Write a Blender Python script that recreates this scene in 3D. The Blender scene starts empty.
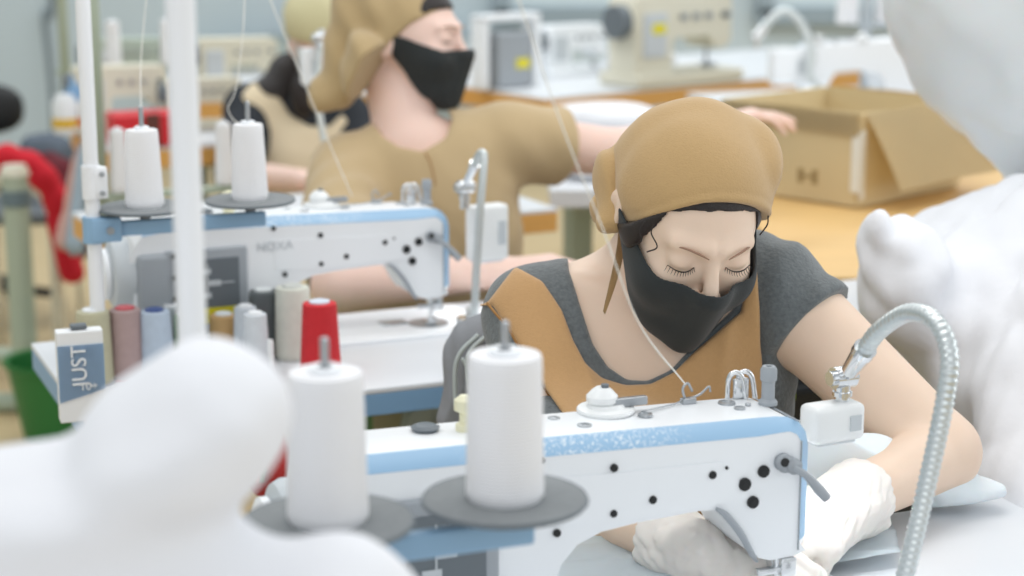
import bpy, bmesh, math, random
import numpy as np
from math import sin, cos, pi, radians, tan
from mathutils import Vector, Matrix, Euler
random.seed(7)
S = bpy.context.scene
COL = S.collection

# ------------------------------------------------------------ camera, world, lights, exposure
PITCH = radians(12.5); FPX = 1900.0; CAMH = 1.42
cam_d = bpy.data.cameras.new('camera'); cam = bpy.data.objects.new('camera', cam_d); COL.objects.link(cam)
cam.location = (0, 0, CAMH); cam.rotation_euler = (pi/2-PITCH, 0, 0)
cam_d.sensor_width = 36; cam_d.lens = FPX/1024*36; cam_d.clip_start = .05
cam_d.dof.use_dof = True; cam_d.dof.focus_distance = 1.93; cam_d.dof.aperture_fstop = 4.0
S.camera = cam
w = bpy.data.worlds.new('world'); S.world = w; w.use_nodes = True
bg = w.node_tree.nodes['Background']; bg.inputs[0].default_value = (.93, .97, 1, 1); bg.inputs[1].default_value = .76
S.view_settings.view_transform = 'Standard'; S.view_settings.look = 'None'
S.view_settings.exposure = 0.0; S.view_settings.gamma = 1; S.view_settings.use_curve_mapping = False
def area(name, loc, size, power, rot=(0,0,0), col=(1,1,1)):
    l = bpy.data.lights.new(name, 'AREA'); l.shape = 'RECTANGLE'; l.size, l.size_y = size; l.energy = power; l.color = col
    o = bpy.data.objects.new(name, l); o.location = loc; o.rotation_euler = rot; COL.objects.link(o); return o
area('ceiling_light', (-.6, 1.6, 3.1), (3.0, .5), 20, (0,0,radians(20)), (1,.98,.95))
area('ceiling_light', (1.2, 3.4, 3.1), (3.0, .5), 24, (0,0,radians(20)), (1,.99,.97))
area('ceiling_light', (-1.2, 5.6, 3.1), (3.5, .6), 44, (0,0,radians(20)), (.97,1,1))
area('ceiling_light', (1.8, 7.0, 3.1), (3.5, .6), 44, (0,0,radians(20)), (.97,1,1))
area('window_daylight', (-.4, -2.6, 1.9), (4.5, 2.2), 28, (radians(84), 0, 0), (.96,.98,1))  # added soft fill behind the camera, brightens surfaces facing it; no window there
area('window_daylight', (3.6, 2.2, 1.9), (2.6, 1.6), 30, (0, radians(80), 0), (.94,.98,1))  # soft area light from the right, out of view

F_ = np.array([0, cos(PITCH), -sin(PITCH)]); U_ = np.array([0, sin(PITCH), cos(PITCH)]); C_ = np.array([0, 0, CAMH])
def ray(x, y): return F_ + (x-512)/FPX*np.array([1., 0, 0]) - (y-288)/FPX*U_
def W(x, y, d): return C_ + d*ray(x, y)          # point seen at (x, y), d metres along the view axis
def WZ(x, y, z): r = ray(x, y); return C_ + r*(z-CAMH)/r[2]
def V(p): return Vector([float(q) for q in p])
ANG = radians(23)
Uv = np.array([cos(ANG), sin(ANG), 0]); Vv = np.array([-sin(ANG), cos(ANG), 0])

# ------------------------------------------------------------ materials
def lin(c):
    return tuple(((v/255)/12.92 if v/255 <= .04045 else ((v/255+.055)/1.055)**2.4) for v in c)
MATS = {}
def mat(name, col, rough=.6, metal=0, bump=0, bscale=200, var=0, vscale=30, trans=0, sheen=0, sss=0, spec=.5, stretch=None, wave=None, alpha=1, emit=0):
    if name in MATS: return MATS[name]
    m = bpy.data.materials.new(name); m.use_nodes = True; nt = m.node_tree; b = nt.nodes['Principled BSDF']
    c = lin(col) + (1,)
    b.inputs['Base Color'].default_value = c; b.inputs['Roughness'].default_value = rough; b.inputs['Metallic'].default_value = metal
    b.inputs['Specular IOR Level'].default_value = spec
    if trans: b.inputs['Transmission Weight'].default_value = trans
    if alpha < 1: b.inputs['Alpha'].default_value = alpha
    if sheen: b.inputs['Sheen Weight'].default_value = sheen; b.inputs['Sheen Roughness'].default_value = .6
    if sss:
        b.inputs['Subsurface Weight'].default_value = sss; b.inputs['Subsurface Scale'].default_value = .012
        b.inputs['Subsurface Radius'].default_value = (1, .45, .3)
    if emit: b.inputs['Emission Color'].default_value = c; b.inputs['Emission Strength'].default_value = emit
    tc = nt.nodes.new('ShaderNodeTexCoord'); src = tc.outputs['Object']
    if stretch:
        mp = nt.nodes.new('ShaderNodeMapping'); mp.inputs['Scale'].default_value = stretch; nt.links.new(src, mp.inputs[0]); src = mp.outputs[0]
    if var:
        n = nt.nodes.new('ShaderNodeTexNoise'); n.inputs['Scale'].default_value = vscale; n.inputs['Detail'].default_value = 6
        nt.links.new(src, n.inputs['Vector'])
        mx = nt.nodes.new('ShaderNodeMix'); mx.data_type = 'RGBA'
        mx.inputs['A'].default_value = tuple(v*(1-var) for v in c[:3])+(1,); mx.inputs['B'].default_value = tuple(min(1, v*(1+var)) for v in c[:3])+(1,)
        nt.links.new(n.outputs['Fac'], mx.inputs['Factor']); nt.links.new(mx.outputs['Result'], b.inputs['Base Color'])
    if bump:
        n = nt.nodes.new('ShaderNodeTexNoise'); n.inputs['Scale'].default_value = bscale; n.inputs['Detail'].default_value = 3
        nt.links.new(src, n.inputs['Vector'])
        h = n.outputs['Fac']
        if wave:
            wv = nt.nodes.new('ShaderNodeTexWave'); wv.wave_type = 'BANDS'; wv.bands_direction = 'Z'; wv.inputs['Scale'].default_value = wave
            wv.inputs['Distortion'].default_value = .6; nt.links.new(src, wv.inputs['Vector']); h = wv.outputs['Fac']
        bp = nt.nodes.new('ShaderNodeBump'); bp.inputs['Strength'].default_value = bump; bp.inputs['Distance'].default_value = .002
        nt.links.new(h, bp.inputs['Height']); nt.links.new(bp.outputs['Normal'], b.inputs['Normal'])
    MATS[name] = m; return m
def worn_blue():
    m = mat('worn blue stripe', (150, 186, 216), .45)
    nt = m.node_tree; b = nt.nodes['Principled BSDF']
    tc = nt.nodes.new('ShaderNodeTexCoord'); n = nt.nodes.new('ShaderNodeTexNoise'); n.inputs['Scale'].default_value = 300; n.inputs['Detail'].default_value = 6
    cr = nt.nodes.new('ShaderNodeValToRGB'); cr.color_ramp.elements[0].position = .5; cr.color_ramp.elements[1].position = .7
    sep = nt.nodes.new('ShaderNodeSeparateXYZ'); g = nt.nodes.new('ShaderNodeMapRange'); g.inputs[1].default_value = -.11; g.inputs[2].default_value = -.16
    g2 = nt.nodes.new('ShaderNodeMapRange'); g2.inputs[1].default_value = -.34; g2.inputs[2].default_value = -.29
    mm = nt.nodes.new('ShaderNodeMath'); mm.operation = 'MULTIPLY'; m2 = nt.nodes.new('ShaderNodeMath'); m2.operation = 'MULTIPLY'
    mx = nt.nodes.new('ShaderNodeMix'); mx.data_type = 'RGBA'
    mx.inputs['A'].default_value = lin((150, 186, 216))+(1,); mx.inputs['B'].default_value = lin((222, 232, 240))+(1,)
    L = nt.links.new
    L(tc.outputs['Object'], n.inputs['Vector']); L(n.outputs['Fac'], cr.inputs[0]); L(tc.outputs['Object'], sep.inputs[0])
    L(sep.outputs['X'], g.inputs[0]); L(sep.outputs['X'], g2.inputs[0]); L(g.outputs[0], mm.inputs[0]); L(g2.outputs[0], mm.inputs[1])
    L(mm.outputs[0], m2.inputs[0]); L(cr.outputs[0], m2.inputs[1]); L(m2.outputs[0], mx.inputs['Factor']); L(mx.outputs['Result'], b.inputs['Base Color'])
    return m
M_enamel = mat('white enamel', (240, 243, 246), .35)
M_stripe = worn_blue()
M_blue = mat('blue lacquer', (140, 176, 206), .45)
M_edge = mat('blue table edge', (128, 166, 200), .5)
M_top = mat('white laminate', (222, 225, 229), .3)
M_chrome = mat('chrome', (222, 224, 226), .16, 1)
M_steel = mat('brushed steel', (170, 174, 178), .35, .9)
M_grey = mat('grey plastic', (158, 164, 170), .5)
M_dgrey = mat('dark grey plastic', (104, 112, 118), .55)
M_lgrey = mat('light grey plastic', (196, 202, 206), .5)
M_black = mat('black plastic', (26, 28, 30), .5)
M_felt = mat('grey felt', (134, 138, 140), .95, bump=.6, bscale=300, var=.12, vscale=120)
M_thread = mat('white thread', (238, 238, 240), .85, bump=.35, wave=120, sheen=.2)
M_pole = mat('white painted tube', (236, 238, 241), .4)
M_cloth = mat('white nonwoven cloth', (231, 232, 236), .9, bump=.5, bscale=34)
M_clear = mat('frosted plastic', (246, 248, 248), .3, trans=.12)
M_wood = mat('plywood', (222, 184, 122), .5, var=.12, vscale=6, stretch=(1, 8, 1))
M_ply = mat('plywood edge', (222, 168, 92), .5, var=.12, vscale=10, stretch=(1, 1, 12))
M_card = mat('corrugated cardboard', (212, 194, 154), .85, var=.06, vscale=8)
M_cream = mat('cream enamel', (218, 214, 196), .45)
M_sage = mat('sage painted tube', (172, 184, 166), .5)
M_skin = mat('skin', (230, 204, 182), .5, sss=.10, bump=.05, bscale=400, var=.05, vscale=25)
M_skin2 = mat('skin rosy', (234, 202, 188), .55, sss=.1)
M_hair = mat('dark hair', (34, 26, 24), .45, bump=.8, bscale=60, stretch=(14, 2, 14))
M_brow = mat('brow hair', (150, 118, 98), .8)
M_lash = mat('lash hair', (30, 24, 22), .7)
M_mask = mat('black mask fabric', (36, 41, 42), .9, bump=.25, bscale=700, sheen=.1)
M_scarf = mat('mustard cotton', (184, 151, 102), .92, bump=.35, bscale=500, var=.05, vscale=250, sheen=.25)
M_vest = mat('ochre cotton', (190, 149, 100), .92, bump=.35, bscale=500, var=.06, vscale=260, sheen=.2)
M_seam = mat('ochre seam', (158, 116, 68), .92)
M_tee = mat('heather grey knit', (96, 102, 104), .95, bump=.6, bscale=300, var=.45, vscale=240, sheen=.25)
M_olive = mat('sand cotton', (190, 166, 126), .92, bump=.25, bscale=500, sheen=.2)
M_pale = mat('pale sand cotton', (222, 206, 176), .92)
M_dark = mat('dark knit', (44, 48, 54), .95)
M_glove = mat('milky latex', (243, 238, 232), .35, sss=.1, alpha=.84)

# ------------------------------------------------------------ object helpers
def tag(o, label=None, cat=None, group=None, kind=None):
    if label: o['label'] = label
    if cat: o['category'] = cat
    if group: o['group'] = group
    if kind: o['kind'] = kind
    return o
def thing(name, label, cat, loc=(0,0,0), rz=0, group=None):
    o = bpy.data.objects.new(name, None); o.empty_display_size = .05; COL.objects.link(o)
    o.location = V(loc); o.rotation_euler = (0, 0, rz); return tag(o, label, cat, group)
def link(name, me, m, parent=None, smooth=True):
    o = bpy.data.objects.new(name, me); COL.objects.link(o)
    if m is not None: me.materials.append(m)
    if smooth is not None:
        for f in me.polygons: f.use_smooth = smooth
    if parent is not None: o.parent = parent
    return o
def to_world(o):
    """part built in world coordinates under a placed parent"""
    bpy.context.view_layer.update()
    o.matrix_parent_inverse = o.parent.matrix_world.inverted(); return o
def obj(name, bm, m, parent=None, smooth=False, auto=None):
    me = bpy.data.meshes.new(name); bmesh.ops.recalc_face_normals(bm, faces=bm.faces[:]); bm.to_mesh(me); bm.free()
    o = link(name, me, m, parent, smooth)
    if auto:
        try: me.set_sharp_from_angle(angle=radians(auto))
        except Exception: pass
    return o
def BM(): return bmesh.new()
def a_box(bm, c, s, rot=None, bev=0, seg=2):
    r = bmesh.ops.create_cube(bm, size=1); vs = r['verts']
    bmesh.ops.scale(bm, vec=s, verts=vs)
    if bev:
        es = list({e for v in vs for e in v.link_edges})
        rr = bmesh.ops.bevel(bm, geom=es, offset=bev, segments=seg, affect='EDGES', profile=.5)
        vs = list({v for f in rr['faces'] for v in f.verts} | {v for v in vs if v.is_valid})
    if rot is not None: bmesh.ops.rotate(bm, cent=(0,0,0), matrix=Euler(rot).to_matrix(), verts=vs)
    bmesh.ops.translate(bm, vec=V(c), verts=vs); return vs
def a_cyl(bm, p0, p1, r0, r1=None, seg=20, cap=True):
    p0, p1 = V(p0), V(p1); r1 = r0 if r1 is None else r1; d = p1-p0
    q = d.to_track_quat('Z', 'Y').to_matrix().to_4x4()
    r = bmesh.ops.create_cone(bm, cap_ends=cap, segments=seg, radius1=r0, radius2=r1, depth=d.length, matrix=Matrix.Translation((p0+p1)/2) @ q)
    return r['verts']
def a_lathe(bm, prof, seg=32, c=(0,0,0), mtx=None):
    rings = []; c = V(c)
    for r, z in prof:
        if r < 1e-6: rings.append([bm.verts.new(V((0,0,z)))])
        else: rings.append([bm.verts.new((r*cos(2*pi*i/seg), r*sin(2*pi*i/seg), z)) for i in range(seg)])
    for a, b in zip(rings, rings[1:]):
        for i in range(seg):
            j = (i+1) % seg
            if len(a) == 1 and len(b) == 1: continue
            if len(a) == 1: bm.faces.new((a[0], b[i], b[j]))
            elif len(b) == 1: bm.faces.new((a[i], a[j], b[0]))
            else: bm.faces.new((a[i], a[j], b[j], b[i]))
    vs = [v for r in rings for v in r]
    for v in vs:
        if mtx is not None: v.co = mtx @ v.co
        v.co += c
    return vs
def smoothpath(pts, n=8):
    P = [np.array(p, float) for p in pts]; out = []
    P = [2*P[0]-P[1]] + P + [2*P[-1]-P[-2]]
    for i in range(1, len(P)-2):
        a, b, c, d = P[i-1:i+3]
        for k in range(n):
            t = k/n; out.append(.5*((2*b)+(-a+c)*t+(2*a-5*b+4*c-d)*t*t+(-a+3*b-3*c+d)*t**3))
    out.append(P[-2]); return out
def a_tube(bm, pts, r, seg=10, n=8, smooth=True, flat=None):
    pts0 = len(pts); path = smoothpath(pts, n) if smooth and len(pts) > 2 else [np.array(p, float) for p in pts]
    N = len(path); rings = []; prev = None
    for i, p in enumerate(path):
        t = path[min(i+1, N-1)]-path[max(i-1, 0)]; t = t/(np.linalg.norm(t)+1e-12)
        if prev is None:
            a = np.array([0, 0, 1.]) if abs(t[2]) < .9 else np.array([1., 0, 0]); nrm = np.cross(t, a)
        else: nrm = prev - t*(prev@t)
        nrm /= np.linalg.norm(nrm)+1e-12; prev = nrm; bn = np.cross(t, nrm)
        if callable(r): rr = r(i/(N-1))
        elif isinstance(r, (list, tuple)):
            q = i/(N-1)*(len(r)-1); k = min(int(q), len(r)-2); rr = r[k]+(r[k+1]-r[k])*(q-k)
        else: rr = r
        fl = flat or 1
        rings.append([bm.verts.new(V(p+rr*(cos(2*pi*k/seg)*nrm*fl+sin(2*pi*k/seg)*bn))) for k in range(seg)])
    for a, b in zip(rings, rings[1:]):
        for k in range(seg): bm.faces.new((a[k], a[(k+1) % seg], b[(k+1) % seg], b[k]))
    bm.faces.new(rings[0][::-1]); bm.faces.new(rings[-1])
def tube(name, pts, r, m, parent=None, **k):
    bm = BM(); a_tube(bm, pts, r, **k); return obj(name, bm, m, parent, True)
def prism(bm, poly, y0, y1):
    """closed polygon in XZ extruded along Y"""
    A = [bm.verts.new((x, y0, z)) for x, z in poly]; B = [bm.verts.new((x, y1, z)) for x, z in poly]
    n = len(poly); fa = bm.faces.new(A); fb = bm.faces.new(B[::-1])
    for i in range(n): bm.faces.new((A[i], B[i], B[(i+1) % n], A[(i+1) % n]))
    return A, B
def text_mesh(name, s, size, m, parent, loc, rot, depth=.0004):
    cu = bpy.data.curves.new(name, 'FONT'); cu.body = s; cu.size = size; cu.extrude = depth; cu.align_x = 'CENTER'; cu.align_y = 'CENTER'
    t = bpy.data.objects.new(name, cu); COL.objects.link(t); bpy.context.view_layer.update()
    me = bpy.data.meshes.new_from_object(t); bpy.data.objects.remove(t)
    o = link(name, me, m, parent, False); o.location = loc; o.rotation_euler = rot; return o
def dup(root, loc=None, rz=None, label=None, group=None):
    r = root.copy(); COL.objects.link(r)
    if loc is not None: r.location = V(loc)
    if rz is not None: r.rotation_euler = (0, 0, rz)
    if label: r['label'] = label
    if group: r['group'] = group
    for ch in list(root.children):
        c = ch.copy(); COL.objects.link(c); c.parent = r
        for g in list(ch.children):
            d = g.copy(); COL.objects.link(d); d.parent = c
    return r

# ------------------------------------------------------------ implicit surfaces (numpy) -> mesh
def cap(P, a, b, r1, r2=None):
    a = np.asarray(a, np.float32); b = np.asarray(b, np.float32); r2 = r1 if r2 is None else r2
    d = b-a; t = np.clip(((P-a)@d)/(d@d), 0, 1)
    return np.linalg.norm(P-a-t[:, None]*d, axis=1)-(r1+(r2-r1)*t)
def ell(P, c, r, R=None):
    q = P-np.asarray(c, np.float32)
    if R is not None: q = q@np.asarray(R, np.float32)
    r = np.asarray(r, np.float32); k0 = np.linalg.norm(q/r, axis=1); k1 = np.linalg.norm(q/(r*r), axis=1)
    return k0*(k0-1)/np.maximum(k1, 1e-6)
def sbox(P, c, h, rr=0, R=None):
    q = P-np.asarray(c, np.float32)
    if R is not None: q = q@np.asarray(R, np.float32)
    q = np.abs(q)-(np.asarray(h, np.float32)-rr)
    return np.linalg.norm(np.maximum(q, 0), axis=1)+np.minimum(q.max(1), 0)-rr
def smin(a, b, k):
    h = np.clip(.5+.5*(b-a)/k, 0, 1); return b+(a-b)*h-k*h*(1-h)
def smax(a, b, k): return -smin(-a, -b, k)
def U(k, *fs):
    r = fs[0]
    for f in fs[1:]: r = smin(r, f, k)
    return r
def poly2(q, poly):
    """signed distance to a polygon in 2D (inside negative)"""
    poly = np.asarray(poly, np.float32); n = len(poly); d = np.full(len(q), 1e9, np.float32); ins = np.zeros(len(q), bool)
    for i in range(n):
        a = poly[i]; b = poly[(i+1) % n]; e = b-a; wv = q-a
        t = np.clip((wv@e)/(e@e), 0, 1); d = np.minimum(d, np.linalg.norm(wv-t[:, None]*e, axis=1))
        c = ((a[1] <= q[:, 1]) & (b[1] > q[:, 1])) | ((b[1] <= q[:, 1]) & (a[1] > q[:, 1]))
        with np.errstate(divide='ignore', invalid='ignore'): xx = a[0]+(q[:, 1]-a[1])/(b[1]-a[1]+1e-12)*(b[0]-a[0])
        ins ^= c & (q[:, 0] < xx)
    return np.where(ins, -d, d)
def sdf_obj(name, fn, lo, hi, h, m, parent=None, relax=1):
    lo = np.asarray(lo, np.float32); hi = np.asarray(hi, np.float32); B = 8
    nb = np.ceil((hi-lo)/(h*B)).astype(int); n = nb*B
    g = [lo[i]+(np.arange(nb[i])+.5)*B*h for i in range(3)]
    cen = np.stack(np.meshgrid(*g, indexing='ij'), -1).reshape(-1, 3).astype(np.float32)
    cd = fn(cen); near = np.abs(cd) < B*h*.87*1.5+.004
    full = np.repeat(np.repeat(np.repeat(np.sign(cd).reshape(nb), B, 0), B, 1), B, 2).astype(np.float32)*1.0
    off = np.stack(np.meshgrid(*[np.arange(B)]*3, indexing='ij'), -1).reshape(-1, 3)
    idx = np.stack(np.unravel_index(np.nonzero(near)[0], nb), -1)*B
    for s in range(0, len(idx), 400):
        ii = (idx[s:s+400, None, :]+off[None]).reshape(-1, 3)
        full[ii[:, 0], ii[:, 1], ii[:, 2]] = fn((lo+ii*h).astype(np.float32))
    full[0] = full[-1] = 1; full[:, 0] = full[:, -1] = 1; full[:, :, 0] = full[:, :, -1] = 1
    s = full < 0
    def sh(a, i, j, k): return a[i:a.shape[0]-1+i, j:a.shape[1]-1+j, k:a.shape[2]-1+k]
    cnt = sum(sh(s, i, j, k).astype(np.int8) for i in (0, 1) for j in (0, 1) for k in (0, 1))
    act = (cnt > 0) & (cnt < 8); cells = np.argwhere(act); vid = np.full(act.shape, -1, np.int32); vid[act] = np.arange(len(cells))
    acc = np.zeros((len(cells), 3), np.float32); num = np.zeros(len(cells), np.float32)
    for ax in range(3):
        o1, o2 = [q for q in range(3) if q != ax]
        for x in (0, 1):
            for y in (0, 1):
                a = np.zeros(3, int); a[o1] = x; a[o2] = y; b = a.copy(); b[ax] = 1
                ca = cells+a; cb = cells+b
                fa = full[ca[:, 0], ca[:, 1], ca[:, 2]]; fb = full[cb[:, 0], cb[:, 1], cb[:, 2]]
                k = (fa < 0) != (fb < 0); t = fa/(fa-fb+1e-20)
                pt = a[None].astype(np.float32).repeat(len(cells), 0); pt[:, ax] = t
                acc[k] += pt[k]; num[k] += 1
    vert = lo+(cells+acc/np.maximum(num, 1)[:, None])*h
    faces = []
    for ax in range(3):
        o1, o2 = (ax+1) % 3, (ax+2) % 3
        sl0 = [slice(None)]*3; sl1 = [slice(None)]*3; sl0[ax] = slice(0, -1); sl1[ax] = slice(1, None)
        a = s[tuple(sl0)]; b = s[tuple(sl1)]; e = np.argwhere(a != b)
        e = e[(e[:, o1] > 0) & (e[:, o2] > 0) & (e[:, o1] < s.shape[o1]-1) & (e[:, o2] < s.shape[o2]-1)]
        ins = a[e[:, 0], e[:, 1], e[:, 2]]
        q = []
        for (x, y) in ((0, 0), (1, 0), (1, 1), (0, 1)):
            c = e.copy(); c[:, o1] -= x; c[:, o2] -= y; q.append(vid[c[:, 0], c[:, 1], c[:, 2]])
        q = np.stack(q, 1); q[ins] = q[ins][:, ::-1]; faces.append(q[:, ::-1])
    faces = np.concatenate(faces); faces = faces[(faces >= 0).all(1)]
    for _ in range(relax):          # light smoothing
        a2 = np.zeros_like(vert); c2 = np.zeros(len(vert))
        for i in range(4):
            j = faces[:, (i+1) % 4]; k = faces[:, i]
            np.add.at(a2, k, vert[j]); np.add.at(c2, k, 1); np.add.at(a2, j, vert[k]); np.add.at(c2, j, 1)
        vert = vert*.5+.5*a2/np.maximum(c2, 1)[:, None]
    me = bpy.data.meshes.new(name); me.vertices.add(len(vert)); me.vertices.foreach_set('co', vert.astype(np.float32).ravel())
    me.loops.add(faces.size); me.loops.foreach_set('vertex_index', faces.astype(np.int32).ravel())
    me.polygons.add(len(faces)); me.polygons.foreach_set('loop_start', (np.arange(len(faces))*4).astype(np.int32))
    me.polygons.foreach_set('loop_total', np.full(len(faces), 4, np.int32))
    me.update(calc_edges=True); me.validate()
    me.polygons.foreach_set('use_smooth', np.ones(len(me.polygons), bool))
    o = bpy.data.objects.new(name, me); COL.objects.link(o); me.materials.append(m)
    if parent is not None: o.parent = parent; to_world(o)
    return o
def wob(P, s, seed=0, ridge=False):
    r = np.random.RandomState(seed); v = np.zeros(len(P), np.float32)
    for o in range(4):
        k = r.normal(size=3); k = k/np.linalg.norm(k)*s*(1.5**o); k2 = r.normal(size=3)*s*.6
        q = np.sin(P@k.astype(np.float32)+1.6*np.sin(P@k2.astype(np.float32)+r.rand()*6)+r.rand()*6)
        v += ((1-np.abs(q))*2-1 if ridge else q)/(1.6**o)
    return v/2.2

# ------------------------------------------------------------ the setting
def struct(name, bm, m, smooth=False):
    o = obj(name, bm, m, None, smooth); o['kind'] = 'structure'; return o
M_wall = mat('pale blue wall paint', (200, 214, 221), .8, var=.03, vscale=1.5)
M_floor = mat('worn wooden floor', (206, 184, 142), .55, var=.16, vscale=3, stretch=(1, 6, 1), bump=.1, bscale=30)
bm = BM(); a_box(bm, (0, 4, -.05), (11, 14, .1)); struct('floor', bm, M_floor)
bm = BM(); a_box(bm, (0, 9.6, 1.6), (11, .15, 3.2)); struct('wall_back', bm, M_wall)
bm = BM(); a_box(bm, (-5.45, 4.3, 1.6), (.12, 10.6, 3.2)); struct('wall_left', bm, M_wall)
# window and its frame posts behind the right-hand machines
M_glass = mat('daylit pane', (214, 228, 232), .25)
M_frame = mat('window frame grey', (150, 166, 176), .6)
for k, (x, ww) in enumerate(((1.75, 1.0), (2.9, 1.0), (.45, 1.0))):
    bm = BM(); a_box(bm, (x, 9.5, 1.45), (ww, .03, 1.5)); o = struct('window_%d' % (k+1), bm, M_glass)
    bm = BM()
    for (cx, cz, sx, sz) in ((0, .75, ww+.1, .09), (0, -.75, ww+.1, .09), (ww/2, 0, .08, 1.5), (-ww/2, 0, .08, 1.5), (0, .1, ww, .05)):
        a_box(bm, (x+cx, 9.47, 1.45+cz), (sx, .07, sz), bev=.008)
    obj('window_frame', bm, M_frame, o)

# ------------------------------------------------------------ tables
def make_table(name, label, origin, L, D, rz, edge_m, top_m=None, th=.03, h=.75, group='tables', leg_m=None, back_panel=False, x0=0):
    """origin: front-left corner; local +X along the front edge, +Y away"""
    t = thing(name, label, 'table', (origin[0], origin[1], 0), rz)
    bm = BM(); a_box(bm, (x0+L/2, D/2, h-.004), (L, D, .008), bev=.002); obj('tabletop', bm, top_m or M_top, t)
    bm = BM(); a_box(bm, (x0+L/2, D/2, h-.008-th/2), (L-.001, D-.001, th), bev=.002); obj('edge_band', bm, edge_m, t)
    for sx in (.08, L-.08):
        bm = BM(); a_box(bm, (x0+sx, D/2, (h-.04)/2+.02), (.05, .04, h-.1), bev=.004); a_box(bm, (x0+sx, D/2, .02), (.06, D-.08, .04), bev=.006)
        a_box(bm, (x0+sx, D/2, h-.055), (.05, D-.12, .03), bev=.003); obj('leg', bm, leg_m or M_lgrey, t)
    if back_panel:
        bm = BM(); a_box(bm, (x0+L/2, D*.55, .36), (L-.25, .03, .06), bev=.004); obj('crossbar', bm, leg_m or M_lgrey, t)
    return t
NA = radians(21.5)
Un = np.array([cos(NA), sin(NA), 0]); Vn = np.array([-sin(NA), cos(NA), 0])
On = WZ(775, 585, .753) + Un*.003
Ob = WZ(437, 320, .753)
# near table (front edge towards the camera)
tn = On - Un*.75 - Vn*.42
make_table('sewing_table', 'white-topped sewing table under the nearest machine with blue edge band', tn, 1.35, .565, NA, M_edge)
# second row
tb = Ob - Uv*.585 - Vv*.318
make_table('sewing_table', 'white sewing table with pale blue edge carrying the row of coloured spools', tb, .835, .425, ANG, M_edge)
# second-row right table behind the front woman's elbow
c = WZ(778, 338, .75)
make_table('sewing_table', 'blue-edged white table just visible behind the front woman\'s bare arm', c-Uv*.02, .46, .30, ANG, M_edge)
# third row, plywood edge
c0 = WZ(128, 247, .75); c1 = WZ(558, 208, .75)
d_ = c1-c0; ra = math.atan2(d_[1], d_[0])
make_table('sewing_table', 'white table with orange plywood edge behind the olive-shirted woman', c0, float(np.linalg.norm(d_)), .40, ra, M_ply, th=.04, leg_m=M_sage)
make_table('sewing_table', 'white table with thick plywood edge at the left, holding a red box', WZ(104, 150, .75), .36, .45, ANG, M_ply, th=.045, leg_m=M_sage)
c0 = WZ(545, 98, .75); c1 = WZ(775, 77, .75); d_ = c1-c0; rb = math.atan2(d_[1], d_[0])
c2 = WZ(475, 80, .75)
make_table('work_table', 'long white table with plywood edge at the back, carrying cream machines', c0, 1.75, .75, rb, M_ply, th=.05, leg_m=M_sage)
make_table('work_table', 'far white table with plywood edge behind the seated women at left', WZ(190, 101, .75), .78, .6, ANG, M_ply, th=.05, leg_m=M_sage)
# wooden table under the carton
pa = WZ(752, 300, .75)
make_table('work_table', 'bare plywood table that carries the open cardboard carton', pa+np.array([.09, .17, 0]), 1.8, 1.47, 0, M_ply, top_m=M_wood, leg_m=M_sage)
make_table('work_table', 'small white table directly behind the reaching arm, left of the plywood one', (.08, 3.98), .36, .62, 0, M_top, leg_m=M_sage)
make_table('work_table', 'white table between the reaching arm and the far plywood-edged one', (.08, 4.66), 1.15, .55, 0, M_top, leg_m=M_sage)
make_table('work_table', 'white table hidden behind the carton, carrying a blue-striped machine', (.70, 5.23), 1.15, .55, radians(18), M_top, leg_m=M_sage)
# table in front that carries the foreground heap (out of focus)
make_table('work_table', 'low white table under the blurred foreground heap of fabric', (-1.1, .34), 1.25, .56, radians(8), M_edge)

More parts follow.
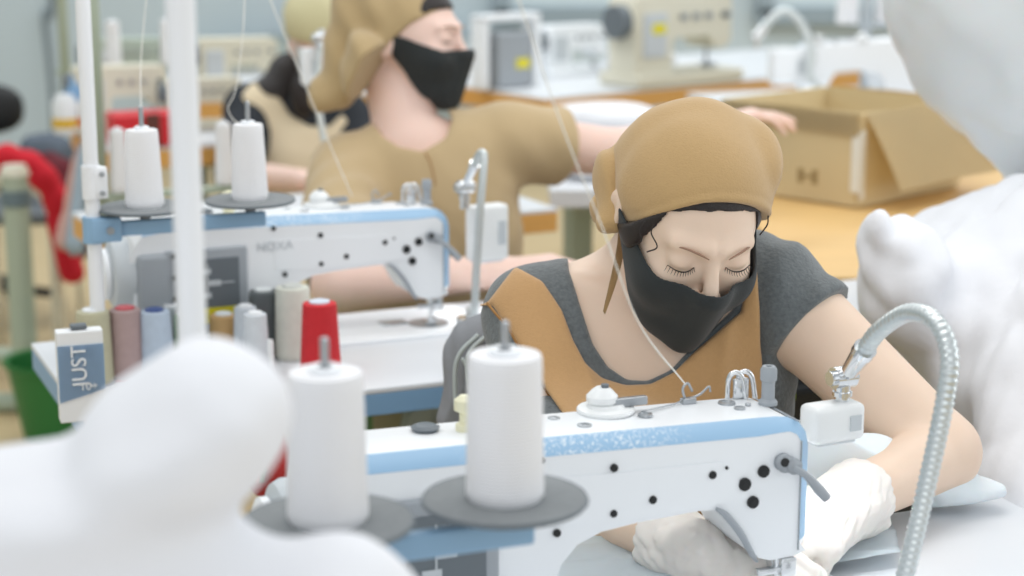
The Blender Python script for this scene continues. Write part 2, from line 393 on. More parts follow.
# ------------------------------------------------------------ sewing machine
def outline():
    P = [(-.450, .0), (-.462, .06), (-.468, .14), (-.464, .168), (-.45, .182), (-.42, .186), (-.30, .184), (-.18, .181), (-.05, .178),
         (-.026, .1772), (-.014, .1755), (-.004, .170), (.003, .161), (.006, .148), (.006, .12), (.006, .06), (.002, .05), (-.01, .046), (-.035, .045), (-.047, .049),
         (-.056, .06), (-.066, .078), (-.078, .094), (-.09, .101), (-.11, .102), (-.17, .099), (-.205, .095), (-.228, .086), (-.243, .07), (-.25, .05), (-.256, 0.)]
    return P
def make_machine(label, o, rz, logo=None):
    t = thing('sewing_machine', label, 'sewing machine', o, rz, 'lockstitch machines with blue stripe')
    P = outline(); n = len(P); TOP = set(range(3, 16))       # points whose rear edge is chamfered
    y0, y1, y2 = -.045, -.035, .045; CH = .0125
    def ins(i, k):
        x, z = P[i]
        if i in TOP:
            if i >= 13: x -= k*.95
            elif i >= 9: f = (i-8)/5; x -= k*.95*f; z -= k*(1-f*.75)
            else: z -= k
            if i == 3: x += .004
        return x, z
    bm = BM()
    A = [bm.verts.new((ins(i, CH)[0], y0, ins(i, CH)[1])) for i in range(n)]
    B = [bm.verts.new((P[i][0], y1, P[i][1])) for i in range(n)]
    Cc = [bm.verts.new((P[i][0], y2-.006, P[i][1])) for i in range(n)]
    D = [bm.verts.new((P[i][0]*.99-.001, y2, P[i][1]*.985)) for i in range(n)]
    bm.faces.new(A); bm.faces.new(D[::-1])
    for X, Y in ((A, B), (B, Cc), (Cc, D)):
        for i in range(n): bm.faces.new((X[i], Y[i], Y[(i+1) % n], X[(i+1) % n]))
    obj('machine_body', bm, M_enamel, t, smooth=True, auto=28)
    bm = BM(); ids = list(range(4, 16))
    ra_ = [bm.verts.new((ins(i, CH)[0], y0-.0005, ins(i, CH)[1]-(.0 if i < 10 else 0))) for i in ids]
    rb_ = [bm.verts.new((P[i][0]+(.0006 if i >= 10 else 0), y1-.0004, P[i][1]+.0006)) for i in ids]
    rc_ = [bm.verts.new((P[i][0]+(.0006 if i >= 10 else 0), y1+.004, P[i][1]+.0006)) for i in ids]
    for a, b in ((ra_, rb_), (rb_, rc_)):
        for i in range(len(ids)-1): bm.faces.new((a[i], b[i], b[i+1], a[i+1]))
    so = obj('blue_stripe', bm, M_stripe, t, smooth=True); so['label'] = 'worn pale blue stripe'
    # raised cover plate on the back of the arm
    bm = BM(); pl = [(-.262, .150), (-.09, .146), (-.082, .142), (-.06, .112), (-.062, .108), (-.1, .106), (-.2, .103), (-.262, .108)]
    A_, B_ = prism(bm, pl, -.0462, -.0445); obj('cover_plate', bm, M_enamel, t)
    for x, z, r in ((-.194, .153, .0036), (-.097, .135, .0038), (-.156, .119, .0038), (-.194, .111, .0034), (-.248, .100, .0036), (-.263, .168, .0034), (-.045, .132, .0058), (-.064, .122, .0062), (-.055, .104, .0058), (-.083, .140, .0016)):
        bm = BM(); a_cyl(bm, (x, -.0474, z), (x, -.043, z), r, seg=16); a_cyl(bm, (x, -.0479, z), (x, -.045, z), r*.55, seg=6)
        obj('screw_hole', bm, M_black, t, True, auto=40)
    # head-end seam
    bm = BM(); a_box(bm, (-.0062, -.0458, .104), (.0010, .0014, .105)); a_box(bm, (-.008, 0, .1742), (.0012, .088, .0012)); obj('face_plate_seam', bm, M_grey, t)
    # control panel on the column
    bm = BM(); a_box(bm, (-.362, -.0475, .085), (.118, .008, .125), bev=.004, seg=3); pn = obj('control_panel', bm, M_grey, t, True, auto=35)
    bm = BM(); a_box(bm, (-.352, -.0522, .088), (.072, .002, .09), bev=.0008); obj('display', bm, M_dgrey, pn)
    bm = BM()
    for k in range(3): a_box(bm, (-.366+.014*(k % 2), -.0537, .115-.017*k), (.018, .0012, .008), bev=.0004)
    a_box(bm, (-.335, -.0536, .098), (.022, .001, .0016)); a_box(bm, (-.362, -.0536, .105), (.0016, .001, .04))
    obj('panel_symbols', bm, M_lgrey, pn)
    bm = BM(); a_box(bm, (-.352, -.0537, .052), (.07, .0014, .022)); lab = obj('label_sticker', bm, mat('yellow sticker', (226, 214, 40), .6), pn); lab['label'] = 'yellow sticker'
    # motor cover and hand wheel on the far left
    bm = BM(); a_box(bm, (-.435, -.036, .085), (.05, .035, .12), bev=.009, seg=3); obj('column_cover', bm, M_grey, t, True, auto=35)
    for k in range(3):
        bm = BM(); a_cyl(bm, (-.408, -.056, .14-.03*k), (-.408, -.05, .14-.03*k), .0035, seg=10); obj('panel_screw', bm, M_black, t)
    mt = Matrix.Rotation(pi/2, 3, 'Y')
    bm = BM(); a_lathe(bm, [(0, -.0), (.038, 0), (.046, .004), (.05, .012), (.05, .03), (.045, .034), (0, .034)], 40, (-.490, 0, .112), mt)
    obj('motor_housing', bm, M_lgrey, t, True, auto=35)
    bm = BM(); a_lathe(bm, [(0, 0), (.030, 0), (.036, .003), (.036, .010), (.030, .013), (0, .013)], 36, (-.502, 0, .112), mt); obj('handwheel', bm, M_enamel, t, True, auto=35)
    # bed
    bm = BM(); a_box(bm, (-.19, 0, -.001), (.50, .178, .006), bev=.003); obj('bed_plate', bm, M_enamel, t)
    bm = BM(); a_cyl(bm, (-.022, -.022, .0015), (-.022, -.022, .0032), .03, seg=28); a_box(bm, (-.07, 0, .0028), (.04, .03, .0012), bev=.0004); obj('needle_plate', bm, M_steel, t, True, auto=30)
    bm = BM(); a_cyl(bm, (-.020, -.026, .02), (-.020, -.026, .06), .0035, seg=12); a_cyl(bm, (-.020, -.026, .001), (-.020, -.026, .022), .0009, seg=8)
    a_box(bm, (-.020, -.028, .034), (.013, .014, .016), bev=.002); obj('needle_bar', bm, M_chrome, t, True, auto=35)
    bm = BM(); a_cyl(bm, (-.024, -.038, .010), (-.024, -.038, .05), .003, seg=12); a_box(bm, (-.016, -.042, .036), (.016, .012, .018), bev=.002)
    a_box(bm, (-.034, -.040, .033), (.024, .008, .006), bev=.001)
    for q in (-1, 1): a_box(bm, (-.022+q*.0045, -.026, .005), (.005, .026, .003), rot=(0, 0, 0), bev=.001)
    a_box(bm, (-.022, -.036, .009), (.012, .007, .012), bev=.001); obj('presser_foot', bm, M_chrome, t, True, auto=35)
    # curved wire finger guard under the arm
    tube('thread_wiper', [(-.093, -.047, .103), (-.084, -.05, .096), (-.07, -.052, .078), (-.058, -.05, .058), (-.046, -.04, .044)], [.0016, .0034, .0036, .003, .0016], M_grey, t, flat=1)
    # presser lifter lever on the back face
    bm = BM(); a_cyl(bm, (-.026, -.054, .139), (-.026, -.046, .139), .0085, seg=20); a_cyl(bm, (-.018, -.056, .136), (-.018, -.046, .136), .0075, seg=20)
    a_tube(bm, [(-.02, -.054, .136), (-.006, -.057, .126), (.006, -.06, .112), (.013, -.062, .104)], [.0035, .0035, .0052, .0046], seg=12); lv = obj('lifter_lever', bm, M_grey, t, True)
    bm = BM(); a_cyl(bm, (-.028, -.0552, .141), (-.028, -.053, .141), .0042, seg=16); obj('lever_screw', bm, M_black, lv, True, auto=35)
    # top fittings
    bm = BM(); a_lathe(bm, [(0, 0), (.009, 0), (.009, .003), (.0062, .006), (.0062, .022), (.0078, .024), (.0078, .034), (.006, .037), (.003, .037), (.003, .034), (0, .034)], 24, (-.010, .012, .176)); obj('pressure_knob', bm, M_grey, t, True, auto=35)
    bm = BM()
    for q in (0, .010):
        a_tube(bm, [(-.038+q, .040, .176), (-.038+q, .038, .196), (-.033+q, .036, .203), (-.026+q, .034, .198), (-.022+q, .033, .177)], .0026, seg=10)
    a_box(bm, (-.026, .036, .187), (.016, .006, .02), bev=.002); obj('take_up_cover', bm, M_chrome, t, True, auto=50)
    for x, y, r in ((-.048, .022, .0085), (-.045, .002, .0055), (-.032, .010, .0028), (-.222, .024, .006), (-.205, -.006, .007), (-.140, .005, .007)):
        bm = BM(); z = .1772+(.0035 if x < -.1 else .0005)
        a_lathe(bm, [(0, 0), (r, 0), (r*.95, .002), (r*.6, .0024), (r*.5, .0012), (0, .0012)], 20, (x, y, z)); obj('screw_cap', bm, M_steel, t, True, auto=30)
    bm = BM(); a_lathe(bm, [(0, 0), (.011, 0), (.013, .003), (.009, .005), (.004, .0035), (0, .0035)], 24, (-.345, .022, .185)); obj('oil_window', bm, M_dgrey, t, True, auto=30)
    bm = BM(); a_lathe(bm, [(0, 0), (.008, 0), (.008, .006), (.0045, .008), (.0045, .016), (.009, .019), (.009, .028), (.004, .032), (0, .032)], 20, (-.312, .012, .184)); obj('filler_cap', bm, mat('ivory plastic', (232, 228, 196), .4), t, True, auto=35)
    # bobbin-winder tension disc
    bm = BM(); a_lathe(bm, [(0, 0), (.026, 0), (.027, .002), (.026, .004), (.018, .005), (.016, .008), (.0, .008)], 32, (-.168, .03, .181)); wd = obj('tension_base', bm, M_clear, t, True, auto=35)
    bm = BM(); a_lathe(bm, [(0, .0), (.012, 0), (.0145, .003), (.0145, .008), (.010, .013), (.006, .016), (.0, .016)], 24, (-.171, .032, .188)); obj('tension_knob', bm, M_clear, wd, True, auto=35)
    bm = BM(); a_cyl(bm, (-.169, .03, .2), (-.169, .03, .207), .0036, seg=12); obj('tension_screw', bm, M_dgrey, wd, True, auto=35)
    bm = BM(); a_box(bm, (-.148, .024, .190), (.036, .007, .008), bev=.001, rot=None); obj('tension_arm', bm, M_steel, wd)
    # thread guide
    bm = BM(); a_box(bm, (-.082, .034, .181), (.014, .008, .006), bev=.001)
    a_tube(bm, [(-.085, .034, .182), (-.088, .034, .193), (-.083, .034, .198), (-.078, .034, .19)], .0013, seg=8)
    a_tube(bm, [(-.08, .034, .183), (-.068, .036, .186), (-.06, .036, .192), (-.058, .036, .187)], .0011, seg=8)
    a_tube(bm, [(-.088, .034, .183), (-.098, .03, .181), (-.14, .012, .183)], .0008, seg=6); obj('thread_guide', bm, M_steel, t, True)
    if logo:
        lo_ = text_mesh('maker_lettering', logo, .018, M_lgrey, t, (-.262, -.0466, .142), (pi/2, 0, 0))
    return t
mach_n = make_machine('nearest white sewing machine with worn blue stripe, long arm crossing the foreground', On, NA)
mach_b = make_machine('second white sewing machine, behind the coloured spools and before the olive-shirted woman', Ob, ANG, 'NOXA')

# ------------------------------------------------------------ gooseneck lamps
def gooseneck(label, base, pts, joint, head_c, head_rz, head_size, r=.0085, pw=.6):
    t = thing('gooseneck_lamp', label, 'lamp', base, 0, 'gooseneck machine lamps')
    path = smoothpath(pts, 22)
    # ribbed metal hose
    rings = []; bm = BM(); L = 0; acc = [0]
    for a, b in zip(path, path[1:]): acc.append(acc[-1]+np.linalg.norm(b-a))
    tot = acc[-1]; N = int(tot/.0016); pp = []
    for i in range(N+1):
        s = tot*i/N; k = min(int(np.searchsorted(acc, s, side='right')-1), len(path)-2); q = (s-acc[k])/(acc[k+1]-acc[k]+1e-9); pp.append(path[k]*(1-q)+path[k+1]*q)
    cnt = [0]
    def rad(q): i = int(round(q*N)); return r*(1.0 if i % 4 in (0, 1) else .9)
    a_tube(bm, pp, rad, seg=14, smooth=False); to_world(obj('flexible_neck', bm, mat('satin chrome hose', (206, 212, 212), .3, .75), t, True))
    bm = BM(); a_cyl(bm, V(base), V(base)+Vector((0, 0, .02)), .02, seg=24); a_tube(bm, [base, base+np.array([0, 0, .02]), pp[0]], r*1.15, seg=14); to_world(obj('base_mount', bm, M_chrome, t, True, auto=35))
    e = pp[-1]; dr = pp[-1]-pp[-14]; dr = dr/np.linalg.norm(dr)
    bm = BM(); a_cyl(bm, e-dr*.004, e+dr*.032, r*1.25, r*.95, seg=20); a_cyl(bm, e-dr*.006, e+dr*.002, r*1.3, seg=20); to_world(obj('end_sleeve', bm, M_chrome, t, True, auto=35))
    j = np.array(joint)
    bm = BM(); a_tube(bm, [e+dr*.028, (e+dr*.03+j)/2, j], r*.75, seg=12)
    ax = np.array([cos(head_rz), sin(head_rz), 0])
    a_cyl(bm, j-ax*.011, j+ax*.011, .0105, seg=24); a_cyl(bm, j-ax*.0155, j-ax*.011, .007, seg=14); a_cyl(bm, j+ax*.011, j+ax*.015, .006, seg=14)
    a_cyl(bm, j+np.array([0, 0, -.006]), j+np.array([0, 0, -.032]), .0075, seg=18); a_cyl(bm, j+np.array([0, 0, -.014]), j+np.array([0, 0, -.018]), .0095, seg=18)
    to_world(obj('swivel_joint', bm, M_chrome, t, True, auto=35))
    hc = np.array(head_c); R = Euler((0, 0, head_rz)).to_matrix().to_4x4()
    bm = BM(); vs = a_box(bm, (0, 0, 0), head_size, bev=min(head_size)*.22, seg=4); bmesh.ops.transform(bm, matrix=Matrix.Translation(V(hc)) @ R, verts=bm.verts[:])
    hd = to_world(obj('lamp_head', bm, M_clear if pw else M_enamel, t, True, auto=45))
    bm = BM(); a_box(bm, (0, 0, -head_size[2]/2-.001), (head_size[0]*.75, head_size[1]*.6, .004), bev=.0015); a_box(bm, (head_size[0]*.28, -head_size[1]/2-.0006, 0), (head_size[0]*.22, .0014, head_size[2]*.42), bev=.0005)
    bmesh.ops.transform(bm, matrix=Matrix.Translation(V(hc)) @ R, verts=bm.verts[:]); o = obj('lens', bm, M_lgrey, hd); to_world(o)
    l = bpy.data.lights.new('lamp_light', 'AREA'); l.shape = 'RECTANGLE'; l.size = head_size[0]*.7; l.size_y = .02; l.energy = .09; l.color = (.95, .98, 1)
    lo_ = bpy.data.objects.new('lamp_light', l); COL.objects.link(lo_); lo_.location = V(hc)-Vector((0, 0, head_size[2]/2+.006)); lo_.rotation_euler = (0, 0, head_rz)
    lo_.parent = t; to_world(lo_)
    return t
b0 = WZ(890, 640, .75)
gooseneck('chrome gooseneck lamp arching over the front woman\'s forearm', b0,
          [b0+np.array([0, 0, .03]), W(905, 576, 1.66), W(928, 480, 1.64), W(945, 400, 1.62), W(949, 352, 1.62), W(934, 320, 1.64), W(908, 313, 1.68), W(880, 330, 1.72), W(863, 352, 1.75)],
          W(843, 377, 1.79), W(832, 421, 1.79), NA+radians(4), (.058, .030, .036))
b1 = WZ(470, 330, .75)
gooseneck('chrome gooseneck lamp standing beside the second machine\'s needle end', b1,
          [b1+np.array([0, 0, .03]), W(474, 312, 2.76), W(477, 260, 2.74), W(481, 200, 2.72), W(484, 158, 2.72), W(480, 154, 2.73), W(474, 166, 2.75)],
          W(465, 187, 2.8), W(487, 232, 2.86), ANG+radians(8), (.062, .03, .085), r=.0062)

# ------------------------------------------------------------ thread stands and cones
def cone(label, base, h=.108, r=.028, m=None, rt=None, group='white thread cones on the stands', core=None, name='thread_cone', ring=False):
    t = thing(name, label, 'thread spool', base, random.random()*3, group)
    rt = r*.82 if rt is None else rt
    prof = [(0, 0), (r*.9, 0), (r, .003)]
    n = 16
    for i in range(1, n): z = .003+(h-.008)*i/n; prof.append((r+(rt-r)*i/n+.0002*(i % 2), z))
    prof += [(rt, h-.004), (rt*.96, h-.001), (rt*.7, h), (rt*.35, h-.001), (rt*.3, h-.004), (0, h-.004)]
    bm = BM(); a_lathe(bm, prof, 36); obj('wound_thread', bm, m or M_thread, t, True, auto=50)
    cm = core or M_enamel
    bm = BM(); a_lathe(bm, [(rt*.2, h-.004), (rt*.62, h-.003), (rt*.62, h+.002), (rt*.5, h+.003), (rt*.2, h+.001), (0, h+.001)] if ring else [(rt*.2, h-.004), (rt*.42, h-.003), (rt*.45, h+.003), (rt*.36, h+.004), (rt*.2, h+.003)], 24); obj('cone_tip', bm, cm, t, True, auto=40)
    bm = BM(); a_lathe(bm, [(0, -.002), (r*.93, -.002), (r*.93, .0015), (r*.8, .002), (0, .002)], 28); obj('cone_base', bm, cm, t, True, auto=40)
    return t
def stand(label, pole_base, rz, z_bar, offs, length, knot=False):
    t = thing('thread_stand', label, 'thread stand', (pole_base[0], pole_base[1], .75), rz, 'two-cone thread stands')
    zb = z_bar-.75
    bm = BM(); a_tube(bm, [(0, 0, .002), (0, 0, zb+.9)], .0098, seg=20); obj('pole', bm, M_pole, t, True, auto=40)
    bm = BM(); a_lathe(bm, [(0, 0), (.02, 0), (.02, .003), (.013, .007), (.013, .016), (0, .016)], 24); obj('base_flange', bm, M_steel, t, True, auto=35)
    if knot:
        for k in range(4):
            an = k*1.6; tube('tied_cord', [(.012*cos(an+i*.9)*(1+.3*(i % 2)), .012*sin(an+i*.9), .014+.004*((i*7+k*3) % 4)) for i in range(7)], .0014, mat('jute cord', (196, 166, 118), .9), t, seg=6)
    bm = BM(); a_box(bm, (length/2-.005, -.002, zb-.027), (length, .012, .020), bev=.003, seg=3)
    a_tube(bm, [(0, 0, zb-.043), (0, 0, zb-.009)], .0145, seg=20); a_box(bm, (.014, -.003, zb-.026), (.04, .026, .032), bev=.003, seg=3); br = obj('cross_bar', bm, M_blue, t, True, auto=40); br['label'] = 'blue cross bar'
    bm = BM(); a_cyl(bm, (.018, -.0165, zb-.026), (.018, -.0205, zb-.026), .0055, seg=6); a_cyl(bm, (.018, -.0165, zb-.026), (.018, -.024, zb-.026), .0025, seg=10); obj('clamp_bolt', bm, M_steel, t, True, auto=30)
    # upper sleeve joining the two pole lengths
    bm = BM(); a_tube(bm, [(0, 0, zb+.015), (0, 0, zb+.058)], .0125, seg=20); a_box(bm, (.010, -.006, zb+.036), (.018, .014, .042), bev=.003); obj('pole_coupling', bm, M_pole, t, True, auto=40)
    bm = BM()
    for q in (.023, .048): a_cyl(bm, (.011, -.0128, zb+q), (.011, -.017, zb+q), .0034, seg=12)
    obj('coupling_screw', bm, M_steel, t, True, auto=35)
    for d in offs:
        bm = BM(); a_lathe(bm, [(0, -.004), (.05, -.0045), (.058, -.003), (.06, 0), (.058, .0012), (.03, .001), (0, .001)], 48, (d, 0, zb-.001)); ds = obj('spool_tray', bm, M_felt, t, True, auto=40)
        bm = BM(); a_lathe(bm, [(.0595, -.003), (.0612, -.001), (.0602, .0013), (.0585, .0006)], 48, (d, 0, zb-.0012)); obj('tray_rim', bm, M_dgrey, ds, True)
        bm = BM(); a_lathe(bm, [(.0, -.017), (.007, -.017), (.008, -.006), (.011, -.0045), (0, -.0045)], 20, (d, 0, zb)); obj('tray_nut', bm, M_dgrey, t, True, auto=30)
        bm = BM(); a_cyl(bm, (d, 0, zb-.03), (d, 0, zb+.128), .0032, seg=14); a_lathe(bm, [(.0032, 0), (.003, .003), (0, .0045)], 14, (d, 0, zb+.128)); obj('spindle', bm, M_steel, t, True, auto=35)
    return t
D2 = W(505, 497, 1.38); sp = D2 - Un*.224
stand('nearest thread stand with a heavily blurred white pole and blue bar', sp, NA, D2[2], (.091, .224), .25)
cone('big sharp white thread cone on the grey tray before the front woman', D2, h=.108, r=.0285, rt=.0268)
D1 = D2-Un*.133; cone('blurred white thread cone left of the big foreground cone', D1, h=.108, r=.0285, rt=.0262)
B2 = W(250, 199, 2.55); sb_ = B2-Uv*.210
stand('second thread stand with slim white pole left of the coloured spools', sb_, ANG, B2[2], (.068, .210), .235, knot=True)
cone('white thread cone on the right tray of the second stand', B2, h=.102, r=.0245)
cone('white thread cone on the left tray of the second stand', B2-Uv*.142, h=.102, r=.0255)
# threads
def thread(label, pts, r=.0006): return tag(tube('thread', pts, r, mat('thread line', (236, 234, 226), .8), None, seg=6, n=10), label, 'thread', 'threads running to the machines')
cone_top = lambda c, h=.11: np.array(c)+np.array([0, 0, h])
q = On-Un*.085+Vn*.034; gt = np.array([q[0], q[1], .75+.2])
thread('pale thread descending past the front woman\'s neck to the machine guide', [gt, W(640, 325, 1.6), W(604, 232, 1.5), W(560, 120, 1.42), W(512, -20, 1.35)], .0007)
q = Ob-Uv*.085+Vv*.034
thread('white thread running past the rear scarf to the second machine', [W(352, 196, 2.86), W(322, 126, 2.83), W(264, -15, 2.8)], .0008)
thread('thread rising from the left cone of the second stand', [cone_top(B2-Uv*.142, .103), W(141, 60, 2.6), W(148, -20, 2.62)], .0006)
thread('thread with a bent loop rising from the right cone of the second stand', [cone_top(B2, .103), W(236, 122, 2.64), W(228, 108, 2.64), W(236, 88, 2.63), W(243, 30, 2.63), W(245, -20, 2.63)], .0007)
# ------------------------------------------------------------ coloured spools on the second-row table
T2 = .75
def spool(x, y, hpx, wpx, col, label, core=(236, 238, 240), rt=.92, dep=None):
    p = WZ(x, y, T2) if dep is None else dep
    d = float((p-C_)@F_); s = d/FPX
    nm = 'spool yarn %d %d %d' % col
    m = mat(nm, col, .85, bump=.4, wave=110, var=.1, vscale=90)
    return cone(label, (p[0], p[1], T2+.002), h=hpx*s/.97, r=wpx*s/2*1.08, m=m, rt=wpx*s/2*1.04*rt, ring=True, group='coloured spools on the second table', core=mat('spool core %d %d %d' % core, core, .5), name='thread_spool')
spool(96, 384, 72, 34, (190, 186, 158), 'olive-beige thread spool behind the slim white pole, leftmost in its row')
spool(128, 379, 69, 33, (176, 152, 150), 'mauve-pink thread spool with red core, second in its row', (206, 84, 92), rt=.9)
spool(157, 377, 65, 34, (186, 200, 216), 'light blue thread spool with navy core', (60, 84, 140), rt=.86)
spool(148, 349, 50, 26, (44, 48, 50), 'black thread spool with a white and red cap behind the mauve one', (228, 226, 224))
spool(173, 357, 50, 26, (170, 178, 182), 'pale grey spool behind the light blue one')
spool(187, 366, 50, 22, (70, 128, 84), 'green thread spool half hidden by the blurred pole', (222, 228, 224))
spool(225, 361, 45, 29, (202, 164, 112), 'tan thread spool below the yellow sticker', (224, 228, 228))
spool(247, 366, 58, 25, (206, 212, 218), 'small silvery white spool, rear of two', rt=.85)
spool(257, 377, 62, 27, (212, 217, 222), 'small silvery white spool with loose end, front of two', rt=.8)
spool(265, 355, 63, 29, (104, 110, 112), 'charcoal grey thread spool beside the cream one', (226, 230, 230), rt=.95)
spool(294, 358, 70, 34, (226, 227, 215), 'tall cream thread spool behind the red one', (212, 214, 208), rt=.96)
spool(321, 374, 70, 38, (206, 42, 50), 'bright red thread spool standing alone at the right', (206, 214, 226), rt=.86)
p = WZ(271, 378, T2); t = thing('plastic_tube', 'slim translucent white tube standing beside the silvery spools', 'tube', (p[0], p[1], T2))
bm = BM(); a_lathe(bm, [(0, 0), (.0052, 0), (.0048, .05), (.004, .053), (.0, .053)], 18); obj('tube_body', bm, M_clear, t, True, auto=40)
# blue and white carton leaning at the table end
p = WZ(61, 424, T2); t = thing('needle_carton', 'small blue and white printed carton at the end of the spool table', 'box', (p[0], p[1], T2), ANG-radians(4))
bm = BM(); a_box(bm, (.028, .012, .0575), (.056, .022, .115), bev=.0015); obj('carton_body', bm, mat('white card', (236, 238, 240), .7), t)
bm = BM()
vs = [bm.verts.new(c) for c in ((.0, -.0002, .026), (.056, -.0002, .040), (.056, -.0002, .098), (.0, -.0002, .098))]; bm.faces.new(vs); bmesh.ops.solidify(bm, geom=bm.faces[:], thickness=.0006)
obj('printed_panel', bm, mat('printed blue', (168, 196, 222), .6), t)
text_mesh('lettering', 'JUST', .026, M_enamel, t, (.026, -.0014, .072), (pi/2, radians(-90), 0))
text_mesh('lettering', '10+', .014, M_enamel, t, (.036, -.0014, .045), (pi/2, 0, 0))
bm = BM(); a_box(bm, (.028, .012, .119), (.02, .014, .006), bev=.002); obj('carton_tab', bm, M_dgrey, t)

# ------------------------------------------------------------ cardboard carton
t = thing('cardboard_carton', 'open cardboard carton with folded-out flap on the plywood table', 'box', (.70, 4.01, .753), radians(45))
hx, hy, hh, th = .185, .175, .187, .006
for nm, c, s in (('long_wall', (0, -hy, hh/2), (2*hx, th, hh)), ('long_wall', (0, hy, hh/2), (2*hx, th, hh)), ('end_wall', (-hx, 0, hh/2), (th, 2*hy-th, hh)), ('end_wall', (hx, 0, hh/2), (th, 2*hy-th, hh)), ('bottom', (0, 0, th/2), (2*hx-th, 2*hy-th, th))):
    bm = BM(); a_box(bm, c, s, bev=.0015)
    for v in bm.verts:
        v.co.z += .004*sin(v.co.x*20)*(v.co.z > hh*.8)
    wl = obj(nm, bm, M_card, t)
    if nm == 'end_wall' and c[0] < 0: left_wall = wl
def flap(hinge0, hinge1, out, droop, ln, nm='flap'):
    a, b, o = V(hinge0), V(hinge1), V(out).normalized(); bm = BM(); n = 6; up = Vector((0, 0, 1)); rows = []
    for i in range(n+1):
        q = i/n; off = o*(ln*q*cos(droop*1.0))+up*(-ln*q*sin(droop)+.008*sin(q*pi))
        rows.append([bm.verts.new(a+off), bm.verts.new((a+b)/2+off+up*.004), bm.verts.new(b+off)])
    for r0, r1 in zip(rows, rows[1:]):
        for k in range(2): bm.faces.new((r0[k], r0[k+1], r1[k+1], r1[k]))
    bmesh.ops.solidify(bm, geom=bm.faces[:], thickness=.004); return obj(nm, bm, M_card, t)
flap((-hx+.01, -hy-.004, hh), (hx, -hy-.004, hh), (0, -1, 0), radians(58), .17)
flap((hx+.003, -hy, hh), (hx+.003, hy, hh), (1, 0, 0), radians(40), .1)
flap((-hx-.005, -hy, hh), (-hx-.005, hy, hh), (-1, 0, 0), radians(86), .045)
bm = BM(); a_box(bm, (-hx-.006, -hy+.004, .09), (.002, .022, .12), bev=.0008); a_box(bm, (-hx+.006, -hy-.005, .085), (.016, .002, .14), bev=.0008)
o = obj('packing_tape', bm, mat('milky tape', (232, 232, 226), .35), t); o['label'] = 'milky white packing tape'
bm = BM()
a_box(bm, (-hx-.0038, -.07, .05), (.001, .014, .03)); a_box(bm, (-hx-.0038, -.05, .05), (.001, .04, .006)); a_box(bm, (-hx-.0038, -.035, .05), (.001, .014, .03))
obj('printed_mark', bm, mat('brown print', (164, 142, 100), .9), left_wall)

# ------------------------------------------------------------ people
def Rm(yaw, pitch, roll): 
    return np.array(Matrix.Rotation(yaw, 3, 'Z') @ Matrix.Rotation(pitch, 3, 'X') @ Matrix.Rotation(roll, 3, 'Y'), np.float32)
A3 = lambda *v: np.array(v, np.float32)
def head_sdf(q, ears=True, closed=True):
    sk = ell(q, (0, .014, .024), (.074, .092, .078))
    fc = ell(q, (0, -.034, -.028), (.060, .056, .080))
    jw = ell(q, (0, -.050, -.088), (.036, .036, .030))
    d = U(.03, sk, fc, jw)
    m = q.copy(); m[:, 0] = np.abs(m[:, 0])
    d = smin(d, ell(m, (.034, -.064, -.03), (.024, .024, .022)), .02)                   # cheek bones
    d = smin(d, cap(m, (.008, -.088, .022), (.040, -.074, .022), .0075, .0065), .016)   # brow
    d = smax(d, -ell(m, (.031, -.101, .005), (.018, .014, .0125)), .012)                # socket
    d = smin(d, ell(m, (.031, -.0765, .003), (.0145, .0125, .0115)), .004)              # eyeball under lid
    d = smin(d, cap(q, (0, -.088, .010), (0, -.110, -.028), .0062, .0095), .009)        # nose
    d = smin(d, ell(m, (.0105, -.1, -.032), (.0068, .009, .0068)), .005)
    d = smin(d, cap(m, (.0, -.092, -.058), (.018, -.084, -.06), .006, .003), .006)      # lips
    if ears:
        e = ell(m, (.0755, .012, -.008), (.007, .016, .029)); e = smax(e, -ell(m, (.083, .009, -.006), (.006, .009, .018)), .004); d = smin(d, e, .006)
    return d
def mask_form(q):
    hd = U(.03, ell(q, (0, .014, .024), (.074, .092, .078)), ell(q, (0, -.034, -.028), (.060, .056, .080)), ell(q, (0, -.050, -.088), (.036, .036, .030)))
    m = q.copy(); m[:, 0] = np.abs(m[:, 0]); hd = smin(hd, ell(m, (.034, -.064, -.034), (.026, .026, .026)), .02)
    f = smin(hd, cap(q, (0, -.1015, -.024), (0, -.086, -.104), .0165, .007), .022)
    return f
def mask_sdf(q):
    f = mask_form(q); y = q[:, 1]; z = q[:, 2]
    zt = np.interp(y, [-.125, -.108, -.085, -.05, -.02, .01], [-.011, -.014, -.016, -.006, .004, .009])
    zb = np.interp(y, [-.125, -.07, -.045, -.02, .01], [-.130, -.127, -.104, -.060, -.024])+.7*np.clip(np.abs(q[:, 0])-.02, 0, 1)*np.clip((-y-.03)/.04, 0, 1)
    rg = np.maximum.reduce([z-zt, zb-z, y-.004]) 
    return smax(smax(f-.0065, -(f-.0035), .001), rg, .002)
